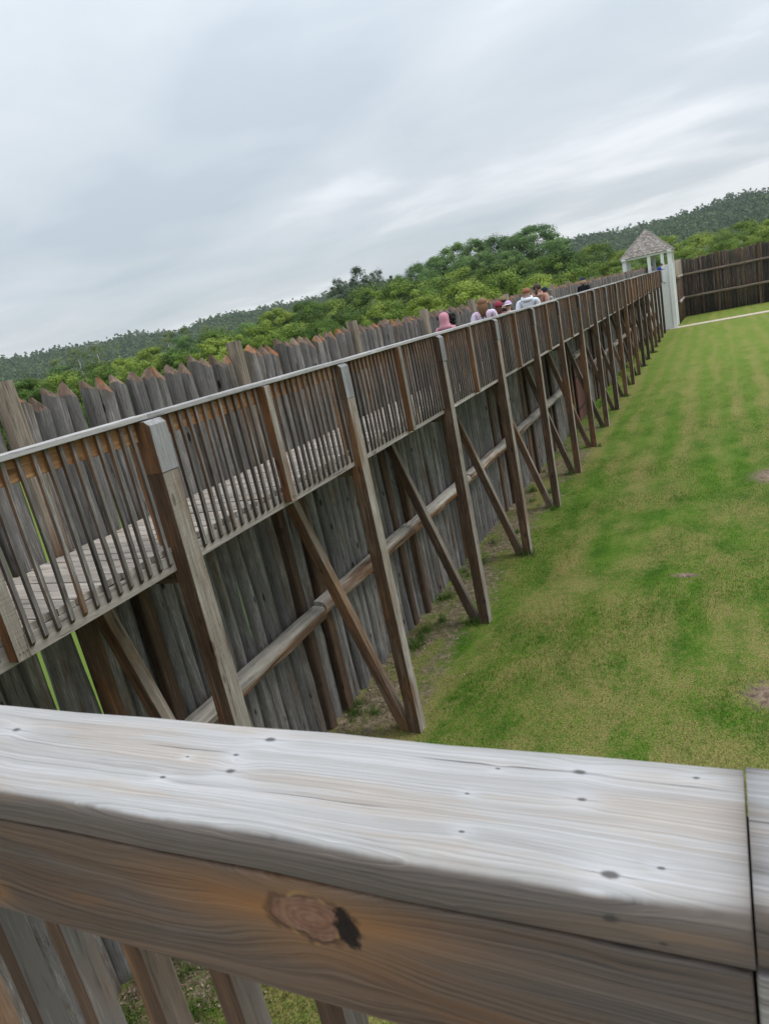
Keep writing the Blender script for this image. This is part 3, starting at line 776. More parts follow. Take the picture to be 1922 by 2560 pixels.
    gm_ = t.step(t.noise(t.comb(t.math('MULTIPLY', X, 1.6), t.math('MULTIPLY', tg, 16.0), 31.0), 1.0, 4.0, 0.6), 0.46, 0.62)
    cs = t.mix(t.math('MULTIPLY', gm_, 0.7), cs, t.mix(1.0, t.ramp(v, [(0.36, 0.3), (0.5, 0.95), (0.66, 1.5)]), (0.115, 0.105, 0.10), 'MULTIPLY'))
    if front:
        kx, kv, kr, ks = knots[0]
        ox = t.math('MULTIPLY', t.math('SUBTRACT', X, kx - 0.02), 0.16); ov_ = t.math('SUBTRACT', tg, kv)
        od = t.math('ADD', t.math('MULTIPLY', ox, ox), t.math('MULTIPLY', ov_, ov_))
        oh = t.math('POWER', 2.718, t.math('MULTIPLY', od, -1.0 / (kr * 1.0) ** 2))
        cs = t.mix(t.math('MULTIPLY', oh, 0.75), cs, t.mix(1.0, t.ramp(v, [(0.36, 0.35), (0.5, 1.0), (0.66, 1.5)]), (0.27, 0.125, 0.048), 'MULTIPLY'))
    if bleach:
        f = t.step(t.math('ADD', nz, t.math('MULTIPLY', t.math('SUBTRACT', broad, 0.5), 0.25)), 0.58, 0.84)
        c = t.mix(f, cs, ct)
        if halo is not None:
            c = t.mix(t.math('MULTIPLY', halo, t.math('MULTIPLY', f, 0.35)), c, (0.60, 0.62, 0.66))
    else:
        c = cs
        if halo is not None: c = t.mix(t.math('MULTIPLY', halo, 0.6), c, side_cols[5])
    if core is not None:
        kc = (0.05, 0.045, 0.043)
        if not bleach:
            kx, kv, kr, ks = knots[0]
            ex = t.math('MULTIPLY', t.math('SUBTRACT', X, kx), 0.55); ev = t.math('SUBTRACT', Vv, kv)
            er = t.math('SQRT', t.math('ADD', t.math('MULTIPLY', ex, ex), t.math('MULTIPLY', ev, ev)))
            er = t.math('ADD', er, t.math('MULTIPLY', t.noise(P, 45.0, 3.0), 0.006))
            sn = t.math('SINE', t.math('MULTIPLY', er, 6.283 / (kr * 0.2)))
            sn = t.math('ADD', t.math('MULTIPLY', sn, 0.07), t.noise(P, 90.0, 4.0, 0.7))
            kc = t.ramp(sn, [(0.2, (0.075, 0.035, 0.028)), (0.5, (0.19, 0.10, 0.078)), (0.8, (0.31, 0.19, 0.155))])
        c = t.mix(t.math('MULTIPLY', core, 0.85 if bleach else 0.72), c, kc)
    if front:                    # dark bark hole beside the large knot
        kx, kv, kr, ks = knots[0]
        dx = t.math('SUBTRACT', X, kx + kr * 1.45); dv = t.math('MULTIPLY', t.math('SUBTRACT', Vv, kv - kr * 0.1), 0.6)
        dx = t.math('MULTIPLY', dx, 1.15)
        dd = t.math('ADD', t.math('SQRT', t.math('ADD', t.math('MULTIPLY', dx, dx), t.math('MULTIPLY', dv, dv))), t.math('MULTIPLY', t.math('SUBTRACT', t.noise(P, 120.0, 3.0), 0.5), kr * 0.7))
        hole = t.math('SUBTRACT', 1.0, t.step(dd, kr * 0.40, kr * 0.62))
        gx = t.math('MULTIPLY', t.math('SUBTRACT', X, kx), 0.55); gv = t.math('SUBTRACT', Vv, kv)
        gd = t.math('ADD', t.math('SQRT', t.math('ADD', t.math('MULTIPLY', gx, gx), t.math('MULTIPLY', gv, gv))), t.math('MULTIPLY', t.math('SUBTRACT', t.noise(P, 70.0, 3.0), 0.5), kr * 1.1))
        outl = t.math('MULTIPLY', t.step(gd, kr * 0.80, kr * 0.95), t.math('SUBTRACT', 1.0, t.step(gd, kr * 1.0, kr * 1.2)))
        c = t.mix(t.math('MULTIPLY', outl, 0.55), c, (0.04, 0.022, 0.016))
        c = t.mix(hole, c, (0.014, 0.008, 0.007))
        d0 = t.math('ADD', t.math('MULTIPLY', t.math('SUBTRACT', X, kx), t.math('SUBTRACT', X, kx)), t.math('MULTIPLY', t.math('SUBTRACT', Vv, kv), t.math('SUBTRACT', Vv, kv)))
        d0 = t.math('SQRT', d0)
        rim = t.math('MULTIPLY', t.step(d0, kr * 0.98, kr * 1.1), t.math('SUBTRACT', 1.0, t.step(d0, kr * 1.15, kr * 1.32)))
        c = t.mix(t.math('MULTIPLY', t.math('MULTIPLY', rim, t.step(t.noise(P, 60.0, 2.0), 0.4, 0.6)), t.math('SUBTRACT', 1.0, hole)), c, (0.26, 0.155, 0.075))
    t.put(b.inputs['Base Color'], c)
    b.inputs['Roughness'].default_value = 0.72
    bp = t.new('ShaderNodeBump'); bp.inputs['Strength'].default_value = 0.6; bp.inputs['Distance'].default_value = 0.002
    hgt = v if (core is None or bleach) else t.math('ADD', v, t.math('SUBTRACT', t.math('MULTIPLY', core, 1.5), t.math('MULTIPLY', hole, 5.0) if front else 0.0))
    t.put(bp.inputs['Height'], hgt); t.l.new(bp.outputs[0], b.inputs['Normal'])
    return m
TOPC = ((0.14, 0.136, 0.136), (0.315, 0.307, 0.30), (0.41, 0.405, 0.405), (0.57, 0.585, 0.615))
SIDC = ((0.04, 0.035, 0.033), (0.105, 0.09, 0.082), (0.16, 0.135, 0.12), (0.24, 0.195, 0.165), (0.24, 0.155, 0.10))
FASC = ((0.024, 0.018, 0.016), (0.088, 0.062, 0.047), (0.145, 0.098, 0.070), (0.23, 0.155, 0.105), (0.20, 0.098, 0.046), (0.29, 0.14, 0.052))
deckp = empty('viewing_platform', (-0.3, -0.4, 0.0), 'weathered wooden railing in the foreground with pale cap board and brown fascia', 'railing')
VO = Vector((-0.3, -0.4, 0.0))
ZT = Z(-0.296)
def cap_board(x0, x1, mat, seed, dz=0.0):
    cy, cz = 0.339, ZT - 0.0155
    prof = []
    hw, hh = 0.0565, 0.0155
    def arc(cx_, cz_, r, a0, a1, n):
        for i in range(n): 
            a = R(a0 + (a1 - a0) * i / (n - 1)); prof.append((cx_ + r * math.cos(a), cz_ + r * math.sin(a)))
    arc(hw - 0.004, hh - 0.004, 0.004, 0, 90, 4)
    arc(-hw + 0.013, hh - 0.013, 0.013, 90, 180, 8)
    arc(-hw + 0.003, -hh + 0.003, 0.003, 180, 270, 3)
    arc(hw - 0.003, -hh + 0.003, 0.003, 270, 360, 3)
    rs = random.Random(seed); rings = []; n = 24; cx = (x0 + x1) / 2
    for i in range(n):
        x = x0 + (x1 - x0) * i / (n - 1) - cx; q = 0.0008
        dy_, dz_ = rs.uniform(-q, q), rs.uniform(-q, q)
        rings.append([(x, a + dy_, c + dz_) for a, c in prof])
    return MB().rings(rings).build('cap_board', mat, deckp, smooth=True, loc=Vector((cx, cy, cz + dz)) - VO)
CXL = (-2.2 - 0.0055) / 2
def tk(x, y, r, s=0.9): return (x - CXL, (y - 0.339) - 0.0155, r * 0.8, s)
capk = [tk(-.627, .358, .007), tk(-.353, .338, .006), tk(-.361, .357, .003), tk(-.407, .323, .0032), tk(-.343, .379, .006), tk(-.404, .349, .002), tk(-.099, .376, .006),
        tk(-.094, .351, .0042), tk(-.152, .372, .0025), tk(-.165, .345, .002), tk(-.158, .312, .0023), tk(-.071, .297, .0055, 0.25), tk(-.046, .307, .0025), tk(-.031, .382, .003)]
M['cap_l'] = plank_material('cap_board_wood', capk, TOPC, SIDC)
M['cap_r'] = plank_material('cap_board_wood_b', [(-0.3, 0.01, 0.006, 0.5)], TOPC, SIDC)
cap_board(-2.2, -0.0055, M['cap_l'], 1)
cap_board(-0.0042, 1.4, M['cap_r'], 2, 0.0015)
def fascia(x0, x1, mat):
    cx, cz = (x0 + x1) / 2, Z(-0.3822); y0 = 0.2832
    o = MB().box(x0 - cx, x1 - cx, 0, 0.034, -0.0525, 0.0525).build('fascia_board', mat, deckp, loc=Vector((cx, y0, cz)) - VO)
    bev(o, 0.0025, 3)
    return o
FXL = (-2.2 - 0.007) / 2
M['fas_l'] = plank_material('fascia_wood', [(-0.265 - FXL, 0.024, 0.0185, 1.2), (-0.62 - FXL, -0.03, 0.006, 0.9), (-0.09 - FXL, -0.04, 0.004, 0.9)], TOPC, FASC, 330.0, False, True)
M['fas_r'] = plank_material('fascia_wood_b', [(0.4, 0.01, 0.008, 0.9)], TOPC, ((0.08, .07, .065), (.2, .185, .175), (.3, .285, .27), (.42, .40, .39), (.25, .2, .17), (.3, .22, .15)), 210.0, False, True)
fascia(-2.2, -0.007, M['fas_l']); fascia(-0.0056, 1.4, M['fas_r'])
o = MB().box(-0.05, 0.04, 0.3225, 0.392, Z(-1.46), Z(-0.3285)).build('rail_post', M['post_front'], deckp, loc=-VO)
M['nb_side'] = wood('near_baluster_grey_wood', 2, ((0.05, 0.046, 0.044), (0.15, 0.138, 0.13), (0.31, 0.295, 0.285)), (0.20, 0.125, 0.08), (0.46, 0.7), 90, 0.5, 0.4)
M['nb_front'] = wood('near_baluster_brown_wood', 2, ((0.02, 0.013, 0.009), (0.075, 0.046, 0.030), (0.18, 0.115, 0.07)), (0.24, 0.125, 0.06), (0.55, 0.75), 90, 0.3, 0.4)
nb = MB().box(-0.0135, 0.0135, -0.0135, 0.0135, -0.53, 0.53, [0, 0, 0, 0, 1, 1]).mesh('baluster', [M['nb_front'], M['nb_side']])
for k in range(-16, 14):
    x = -0.510 + 0.1045 * k
    if abs(x) < 0.07: continue
    if x < -2.15: continue
    o = obj('baluster', nb, deckp, Vector((x - 0.006, 0.3315, Z(-0.32) - 0.53 + random.Random(k).uniform(-.004, 0))) - VO, (0, random.Random(k + 50).uniform(-0.006, 0.006), random.Random(k + 90).uniform(-0.06, 0.06))); bev(o, 0.003, 2)
o = MB().box(-2.2, 1.4, 0.2865, 0.3205, Z(-1.46), Z(-1.32)).build('edge_board', M['edge'], deckp, loc=-VO)
pm_ = [MB().box(-1.8, 1.8, -0.066, 0.066, -0.02, 0.02).mesh('deck_plank', M['deck'])]
for k in range(14): obj('deck_plank', pm_[0], deckp, Vector((-0.4, 0.25 - k * 0.14, DECK - 0.022)) - VO)
for x in (-2.1, 1.3):
    for yv in (0.24, -1.5):
        o = MB().box(-0.08, 0.08, -0.08, 0.08, -0.2, DECK - 0.045).build('support_post', M['post_front'], deckp, loc=Vector((x, yv - 0.05, 0)) - VO)

# ------------------------------------------------------------------ foliage
def leaf_mat(name, c1, c2, c3, trans=0.12):
    m, t, b = base_mat(name)
    oi = t.new('ShaderNodeObjectInfo').outputs['Random']
    at = t.new('ShaderNodeAttribute', attribute_name='rnd').outputs['Fac']
    P = t.new('ShaderNodeTexCoord').outputs['Object']
    n = t.noise(P, 0.7, 3.0)
    v = t.math('ADD', t.math('ADD', t.math('MULTIPLY', at, 0.5), t.math('MULTIPLY', n, 0.35)), t.math('MULTIPLY', t.math('SUBTRACT', oi, 0.5), 0.5))
    c = t.ramp(v, [(0.15, c1), (0.42, c2), (0.75, c3)])
    b.inputs['Roughness'].default_value = 0.6; b.inputs['Specular IOR Level'].default_value = 0.2
    t.put(b.inputs['Base Color'], c)
    tr = t.new('ShaderNodeBsdfTranslucent'); t.put(tr.inputs[0], c)
    mx = t.new('ShaderNodeMixShader'); mx.inputs[0].default_value = trans
    t.l.new(b.outputs[0], mx.inputs[1]); t.l.new(tr.outputs[0], mx.inputs[2]); t.l.new(mx.outputs[0], t.n['Material Output'].inputs[0])
    return m
M['leaf_a'] = leaf_mat('maple_leaves', (0.050, 0.105, 0.013), (0.130, 0.215, 0.025), (0.27, 0.35, 0.05))
M['leaf_b'] = leaf_mat('poplar_leaves', (0.058, 0.125, 0.034), (0.115, 0.210, 0.056), (0.19, 0.30, 0.085))
M['leaf_c'] = leaf_mat('aspen_leaves', (0.120, 0.165, 0.055), (0.170, 0.220, 0.075), (0.230, 0.280, 0.10))
M['leaf_d'] = leaf_mat('dark_leaves', (0.045, 0.075, 0.038), (0.075, 0.115, 0.055), (0.115, 0.155, 0.075))
M['leaf_h'] = leaf_mat('hill_leaves', (0.050, 0.098, 0.034), (0.085, 0.145, 0.046), (0.145, 0.205, 0.068), 0.12)
M['bark'] = wood('bark', 2, ((0.03, 0.025, 0.02), (0.11, 0.095, 0.08), (0.2, 0.18, 0.16)), None, (0, 1), 12, 0.0, 0.8)
M['birch'] = wood('birch_bark', 2, ((0.12, 0.11, 0.10), (0.50, 0.48, 0.44), (0.66, 0.64, 0.60)), None, (0, 1), 10, 0.3, 0.4)

def crown_tris(rng, h, base, rad, clumps, per, size, power=1.0, hollow=0.0, flat=0.75):
    """leaf faces gathered in clumps through an uneven crown"""
    T = []; RN = []
    ph = rng.uniform(0, 6.28, 6)
    for i in range(clumps):
        u = rng.uniform(0, 1) ** 0.85
        zc_ = base + (h - base) * u
        env = (math.sin(math.pi * min(max(u * 0.86 + 0.14, 0), 1)) ** power)
        a = rng.uniform(0, 2 * math.pi)
        env *= 1 + 0.22 * math.sin(2 * a + ph[0] + u * 4) + 0.18 * math.sin(3 * a + ph[1] - u * 6)
        rr = rad * env * math.sqrt(rng.uniform(hollow, 1.0))
        cx, cy = rr * math.cos(a), rr * math.sin(a)
        cr_ = rng.uniform(0.45, 1.35) * rad * 0.21
        k = max(4, int(per * rng.uniform(0.6, 1.3)))
        p = rng.normal(0, 1, (k, 3)); p /= np.linalg.norm(p, axis=1)[:, None] + 1e-6
        p *= (rng.uniform(0.12, 1.0, (k, 1)) ** 0.45) * cr_ * (1 + rng.normal(0, 0.12, (k, 1)))
        p[:, 2] *= flat
        c = p + np.array([cx, cy, zc_])
        cd = np.array([cx / max(rad, 1e-3), cy / max(rad, 1e-3), 1.6 * (u - 0.45)])
        nrm = p / (np.linalg.norm(p, axis=1)[:, None] + 1e-6) + 1.0 * cd + rng.normal(0, 0.42, (k, 3))
        nrm /= np.linalg.norm(nrm, axis=1)[:, None] + 1e-6
        tx = np.cross(nrm, rng.normal(0, 1, (k, 3))); tx /= np.linalg.norm(tx, axis=1)[:, None] + 1e-6
        ty = np.cross(nrm, tx)
        s = rng.uniform(0.6, 1.3, (k, 1)) * size
        q0 = c - tx * s * 0.8; q1 = c + ty * s * 0.55; q2 = c + tx * s * 0.9; q3 = c - ty * s * 0.55
        T.append(np.stack([q0, q1, q2], 1)); T.append(np.stack([q0, q2, q3], 1))
        rv = np.full(k, rng.uniform(0.0, 1.0)) * 0.85 + rng.uniform(0, 0.25, k)
        RN.append(rv); RN.append(rv)
    return np.concatenate(T), np.concatenate(RN)

def tri_me(name, V, rnd, mat):
    o = tri_mesh(name, V, mat, None, rnd); me = o.data; bpy.data.objects.remove(o); return me

def branch_mb(rng, h, r0, nb, spread, lean=0.0, base=0.3, seg=6):
    mb = MB(); n = 7; pts = []; x = y = 0.0
    for i in range(n):
        u = i / (n - 1); pts.append((x, y, h * u)); x += rng.normal(lean, 0.06) * h / n; y += rng.normal(0, 0.06) * h / n
    mb.tube(pts, [r0 * (1 - 0.85 * i / (n - 1)) for i in range(n)], seg)
    for k in range(nb):
        u = rng.uniform(base, 0.95); i = min(int(u * (n - 1)), n - 2); f = u * (n - 1) - i
        p = Vector(pts[i]).lerp(Vector(pts[i + 1]), f); a = rng.uniform(0, 6.28); Lb = spread * (1.1 - 0.6 * u) * rng.uniform(0.6, 1.2)
        dirv = Vector((math.cos(a), math.sin(a), rng.uniform(0.5, 1.3))).normalized()
        q = [p + dirv * Lb * s + Vector((0, 0, 0.12 * Lb * s * s)) for s in (0, 0.4, 0.75, 1.0)]
        rr = r0 * (1 - 0.8 * u) * 0.55
        mb.tube(q, [rr, rr * 0.7, rr * 0.45, rr * 0.15], 5)
    return mb

class Kind: pass
def make_kind(name, nvar, leaf, bark, h, base, rad, clumps, per, size, power, hollow, r0, nb, seed):
    K = Kind(); K.name = name; K.h = h; K.v = []
    for i in range(nvar):
        rng = np.random.default_rng(seed + i)
        V, rn = crown_tris(rng, h, base, rad, clumps, per, size, power, hollow)
        cm = tri_me('crown', V, rn, M[leaf])
        tm = branch_mb(rng, h * 0.9, r0, nb, rad * 0.95).mesh('trunk', M[bark], True)
        K.v.append((cm, tm))
    return K
K_MAPLE = make_kind('maple', 5, 'leaf_a', 'bark', 8.0, 0.6, 3.6, 120, 260, 0.088, 0.5, 0.5, 0.16, 14, 11)
K_POPLAR = make_kind('poplar', 4, 'leaf_b', 'bark', 15.0, 1.0, 4.2, 210, 170, 0.12, 0.40, 0.3, 0.22, 18, 31)
K_ASPEN = make_kind('aspen', 3, 'leaf_c', 'birch', 11.0, 4.5, 2.4, 40, 120, 0.085, 0.6, 0.1, 0.17, 16, 51)
K_DARK = make_kind('dark', 2, 'leaf_d', 'bark', 14.0, 4.0, 3.4, 90, 100, 0.11, 0.6, 0.1, 0.17, 24, 71)
K_BARE = make_kind('bare', 3, 'leaf_c', 'birch', 10.0, 6.5, 1.4, 7, 16, 0.16, 0.6, 0.1, 0.16, 20, 91)

def polar(az, r): return (r * math.sin(R(az)), r * math.cos(R(az)))
def tree(K, az, r, el_top, label, group, seed, name='tree', wid=1.0):
    rs = random.Random(seed); x, y = polar(az, r)
    H_ = HC + r * math.tan(R(el_top)); s = H_ / K.h
    t = empty(name, (x, y, 0), label, 'tree', group, rs.uniform(0, 6.28))
    cm, tm = K.v[seed % len(K.v)]
    c = obj('crown', cm, t); tk_ = obj('trunk', tm, t)
    sx = wid * rs.uniform(0.92, 1.12)
    for o in (c, tk_): o.scale = (s * sx, s * sx, s)
    return t
rs = random.Random(99)
sd_ = 0
# front row: bright rounded trees just beyond the field
az = -54.5
ORD = ['first', 'second', 'third', 'fourth', 'fifth', 'sixth', 'seventh', 'eighth', 'ninth', 'tenth', 'eleventh', 'twelfth', 'thirteenth', 'fourteenth', 'fifteenth', 'sixteenth', 'seventeenth', 'eighteenth', 'nineteenth', 'twentieth', 'twenty-first', 'twenty-second', 'twenty-third', 'twenty-fourth', 'twenty-fifth', 'twenty-sixth', 'twenty-seventh', 'twenty-eighth', 'twenty-ninth', 'thirtieth']
fi = 0
while az < 6.0:
    r = rs.uniform(56, 66)
    el = np.interp(az, [-57, -52, -45, -38, -30, -20, -12, -8, -4, 8], [1.0, 1.1, 1.2, 1.35, 1.45, 1.55, 1.45, 1.2, 0.95, 0.85]) + rs.uniform(-0.4, 0.4)
    if az > -9: r = rs.uniform(88, 100)
    tree(K_MAPLE, az, r, el, 'low rounded bright green tree, %s from the left in the front row of the woods' % ORD[fi], 'front row of the woods', sd_, 'leafy_tree', 1.05); sd_ += 1; fi += 1
    az += rs.uniform(2.3, 3.2)
az = -54.0
fi = 0
while az < 5.5:
    r = rs.uniform(80, 96)
    el = np.interp(az, [-56, -50, -43, -38, -33, -28, -20, -14, -9, -6, -2, 7], [1.45, 1.6, 1.85, 2.15, 2.5, 2.7, 2.7, 2.6, 2.3, 1.85, 1.5, 1.35]) + rs.uniform(-0.35, 0.35)
    if az > -9: r = rs.uniform(108, 120)
    tree(K_MAPLE if rs.random() < 0.8 else K_POPLAR, az, r, el, 'taller leafy green tree, %s from the left in the second row of the woods' % ORD[fi], 'middle of the woods', sd_, 'leafy_tree', 1.1); sd_ += 1; fi += 1
    az += rs.uniform(2.0, 2.8)
# poplar clump right of centre
for k, (a, e, r) in enumerate([(-23.0, 3.35, 108), (-21.3, 3.85, 112), (-19.7, 4.05, 116), (-18.2, 4.75, 118), (-16.6, 4.75, 116), (-15.0, 4.55, 120), (-13.4, 4.35, 116), (-12.0, 4.75, 112), (-10.8, 3.5, 118), (-20.5, 3.3, 100), (-17.5, 3.6, 102), (-14.2, 3.4, 104), (-31.0, 2.75, 112), (-33.5, 2.5, 112)]):
    lab = {7: 'broad tall poplar at the right end of the tallest tree clump', 0: 'lowest poplar at the left end of the tallest tree clump'}.get(k, ('tall poplar, %s from the left in the back of the highest clump' % ORD[k] if k < 9 else 'poplar in front of the highest clump, %s from its left' % ORD[k - 9]) if k < 12 else ['nearer', 'farther'][k - 12] + ' poplar left of the dark thin crowned trees')
    tree(K_POPLAR, a, r, e, lab, 'poplars above the woods', 200 + k, 'poplar_tree', 1.25 if k == 7 else 1.0)
for k, (a, e) in enumerate([(-27.6, 4.1), (-25.9, 4.55), (-24.4, 4.1)]):
    tree(K_DARK, a, 104 + k, e, ['left crown of the dark thin leaved trees above the woods', 'tallest of the dark thin leaved trees above the woods', 'rightmost bare twigged of the dark thin leaved trees'][k], 'dark thin leaved trees', 300 + k, 'dark_tree')
for k, (a, e) in enumerate([(-51.8, 2.0), (-49.6, 2.35), (-48.2, 2.95), (-46.6, 2.85), (-45.0, 2.5), (-41.3, 2.85), (-40.0, 2.9), (-38.4, 2.6), (-36.5, 2.3), (-35.2, 2.2)]):
    bare = k in (0, 4, 8)
    tree(K_BARE if bare else K_ASPEN, a, 92 + (k * 7) % 9, e, ('bare white stemmed birch, %s from the left' % ORD[(0, 4, 8).index(k)]) if bare else 'thin pale stemmed aspen above the woods, %s from the left' % ORD[[1, 2, 3, 5, 6, 7, 9].index(k)], 'bare birches at left' if bare else 'aspens at left', 400 + k, 'birch_tree')

# ------------------------------------------------------------------ wooded hills
def ridge(az):
    return 2.72 + 0.14 * np.sin(az * 0.21 + 1.0) + 0.07 * np.sin(az * 0.63) + np.where(az > -10, 0.05, 0)
def hill_h(azd, r):
    """terrain height above the lawn"""
    top = np.tan(np.radians(ridge(azd) - 0.32)) * 900 + HC
    u = np.clip((r - 430) / 470, 0, 1); s = u * u * (3 - 2 * u)
    gul = 1 + 0.10 * np.sin(azd * 0.9 + r * 0.004) * np.sin(r * 0.012 + azd * 0.2)
    z = top * s * np.where(u < 0.98, gul, 1.0)
    return z
azs = np.linspace(-85, 50, 136); rsd = np.array([400, 430, 470, 520, 580, 640, 700, 760, 820, 870, 900, 930, 1000, 1200, 1600, 2400])
vs = []
for r_ in rsd:
    for a in azs:
        z = float(hill_h(np.array(a), min(r_, 900.0))); z = z - 0.5 if r_ <= 430 else z
        vs.append((r_ * math.sin(R(a)), r_ * math.cos(R(a)), z))
n = len(azs)
fs = [(j * n + i, j * n + i + 1, (j + 1) * n + i + 1, (j + 1) * n + i) for j in range(len(rsd) - 1) for i in range(n - 1)]
M['hill'] = plain('hill_ground', (0.06, 0.10, 0.04), 0.95, 0.3, 0.03)
tag(MB().add(vs, fs).build('hills', M['hill'], smooth=True), kind='structure')
rng = np.random.default_rng(17)
NH = 11500
ha = rng.uniform(-62, 14, NH); hr = np.sqrt(rng.uniform(600 ** 2, 935 ** 2, NH))
hz = hill_h(ha, np.minimum(hr, 900))
hx, hy = hr * np.sin(np.radians(ha)), hr * np.cos(np.radians(ha))
hs = rng.uniform(0.7, 1.3, NH) * np.where(rng.uniform(0, 1, NH) < 0.12, 1.3, 1.0)
proto = []
for k in range(6):
    V, rn = crown_tris(np.random.default_rng(700 + k), 9.0, 1.0, 3.9, 13, 6, 0.85, 0.5, 0.2)
    proto.append((V, rn))
HV, HRN = [], []
kk = rng.integers(0, 6, NH); tone = np.clip(rng.normal(0.42, 0.22, NH) + 0.16 * smooth_noise(hx, hy, np.random.default_rng(5), 4, 0.004), 0, 1)
for i in range(NH):
    V, rn = proto[kk[i]]; a = rng.uniform(0, 6.28); c_, s_ = math.cos(a), math.sin(a)
    Vr = V.copy(); Vr[..., 0] = V[..., 0] * c_ - V[..., 1] * s_; Vr[..., 1] = V[..., 0] * s_ + V[..., 1] * c_
    Vr = Vr * hs[i]; Vr += np.array([hx[i], hy[i], hz[i] - 1.0])
    HV.append(Vr); HRN.append(tone[i] * 0.9 + rn * 0.15)
tag(tri_mesh('hill_forest', np.concatenate(HV), M['leaf_h'], None, np.concatenate(HRN)), 'dense dark green forest covering the far hills', 'forest', kind='stuff')

# ------------------------------------------------------------------ grass tufts at posts and along the palisade
def tufts(centres, per, hgt, seed):
    rng = np.random.default_rng(seed); out = []
    for (x, y, s) in centres:
        k = int(per * s); a = rng.uniform(0, 6.28, k); rr = np.abs(rng.normal(0, 0.11 * s ** .5, k))
        bx, by = x + rr * np.cos(a), y + rr * np.sin(a)
        h = rng.uniform(0.4, 1.0, k) * hgt * s ** .5; b = rng.uniform(0, 6.28, k); l = h * rng.uniform(0.1, 0.7, k); wd = 0.004 + 0.003 * rng.random(k); a2 = rng.uniform(0, 6.28, k)
        p0 = np.stack([bx - wd * np.cos(a2), by - wd * np.sin(a2), np.full(k, -0.01)], 1); p1 = np.stack([bx + wd * np.cos(a2), by + wd * np.sin(a2), np.full(k, -0.01)], 1)
        m0 = np.stack([bx + l * .3 * np.cos(b), by + l * .3 * np.sin(b), h * .6], 1); tp = np.stack([bx + l * np.cos(b), by + l * np.sin(b), h], 1)
        out.append(np.stack([p0, p1, m0], 1)); out.append(np.stack([m0 + (p0 - p1) * .35, m0 + (p1 - p0) * .35, tp], 1))
    return np.concatenate(out)
rs = random.Random(55); cs = []
for n in range(1, 19):
    for k in range(rs.choice((0, 1, 2, 3))): cs.append((-3.78 + rs.uniform(-0.25, 0.18), py(n) - 0.09 + rs.uniform(-0.25, 0.2), rs.uniform(0.5, 1.3)))
for k in range(130):
    y = 2.2 + rs.random() ** 1.5 * 55; cs.append((-4.9 + abs(rs.gauss(0, 0.25)), y, rs.uniform(0.15, 1.0)))
M['tuft'] = leaf_mat('tuft_grass', (0.06, 0.125, 0.02), (0.095, 0.18, 0.03), (0.15, 0.23, 0.05))
Vt = tufts(cs, 130, 0.16, 6)
tag(tri_mesh('grass_tufts', Vt, M['tuft'], None, np.random.default_rng(2).random(len(Vt))), 'tufts of long dark grass at the post feet and palisade base', 'grass', kind='stuff')
# wood chips and pebbles on the bare strip under the walkway
rng = np.random.default_rng(8); k = 14000
lx = -4.95 + np.abs(rng.normal(0, 0.55, k)); ly = 2.0 + rng.uniform(0, 1, k) ** 1.4 * 26
sz = rng.uniform(0.006, 0.02, k); a = rng.uniform(0, 6.28, k)
kp = lx < -3.3; lx, ly, sz, a = lx[kp], ly[kp], sz[kp], a[kp]; k = len(lx)
t0 = np.stack([lx, ly, np.full(k, 0.004)], 1)
d1 = np.stack([np.cos(a), np.sin(a), rng.uniform(-.1, .5, k)], 1) * sz[:, None]; d2 = np.stack([-np.sin(a), np.cos(a), rng.uniform(-.1, .5, k)], 1) * (sz * rng.uniform(.25, .8, k))[:, None]
Vl = np.concatenate([np.stack([t0 - d1, t0 + d2, t0 + d1], 1), np.stack([t0 - d1, t0 + d1, t0 - d2], 1)])
M['chips'] = leaf_mat('wood_chips', (0.09, 0.06, 0.04), (0.26, 0.19, 0.14), (0.46, 0.38, 0.30), 0.0)
tag(tri_mesh('wood_chip_litter', Vl, M['chips'], None, np.tile(rng.random(k), 2)), 'wood chips and litter on the bare strip under the walkway', 'litter', kind='stuff')

# ------------------------------------------------------------------ people on the walkway
def skin_mesh(nodes, edges, sub=2):
    """nodes: name -> (co, (rx, ry)); returns mesh grown from the skeleton"""
    names = list(nodes); idx = {k: i for i, k in enumerate(names)}
    me = bpy.data.meshes.new('skeleton'); me.from_pydata([nodes[k][0] for k in names], [(idx[a], idx[b]) for a, b in edges], [])
    o = bpy.data.objects.new('skeleton', me); col.objects.link(o)
    o.modifiers.new('skin', 'SKIN').use_smooth_shade = True
    for k in names: me.skin_vertices[0].data[idx[k]].radius = nodes[k][1]; me.skin_vertices[0].data[idx[k]].use_root = False
    me.skin_vertices[0].data[0].use_root = True
    s = o.modifiers.new('sub', 'SUBSURF'); s.levels = sub; s.render_levels = sub
    dg = bpy.context.evaluated_depsgraph_get(); out = bpy.data.meshes.new_from_object(o.evaluated_get(dg))
    bpy.data.objects.remove(o); return out

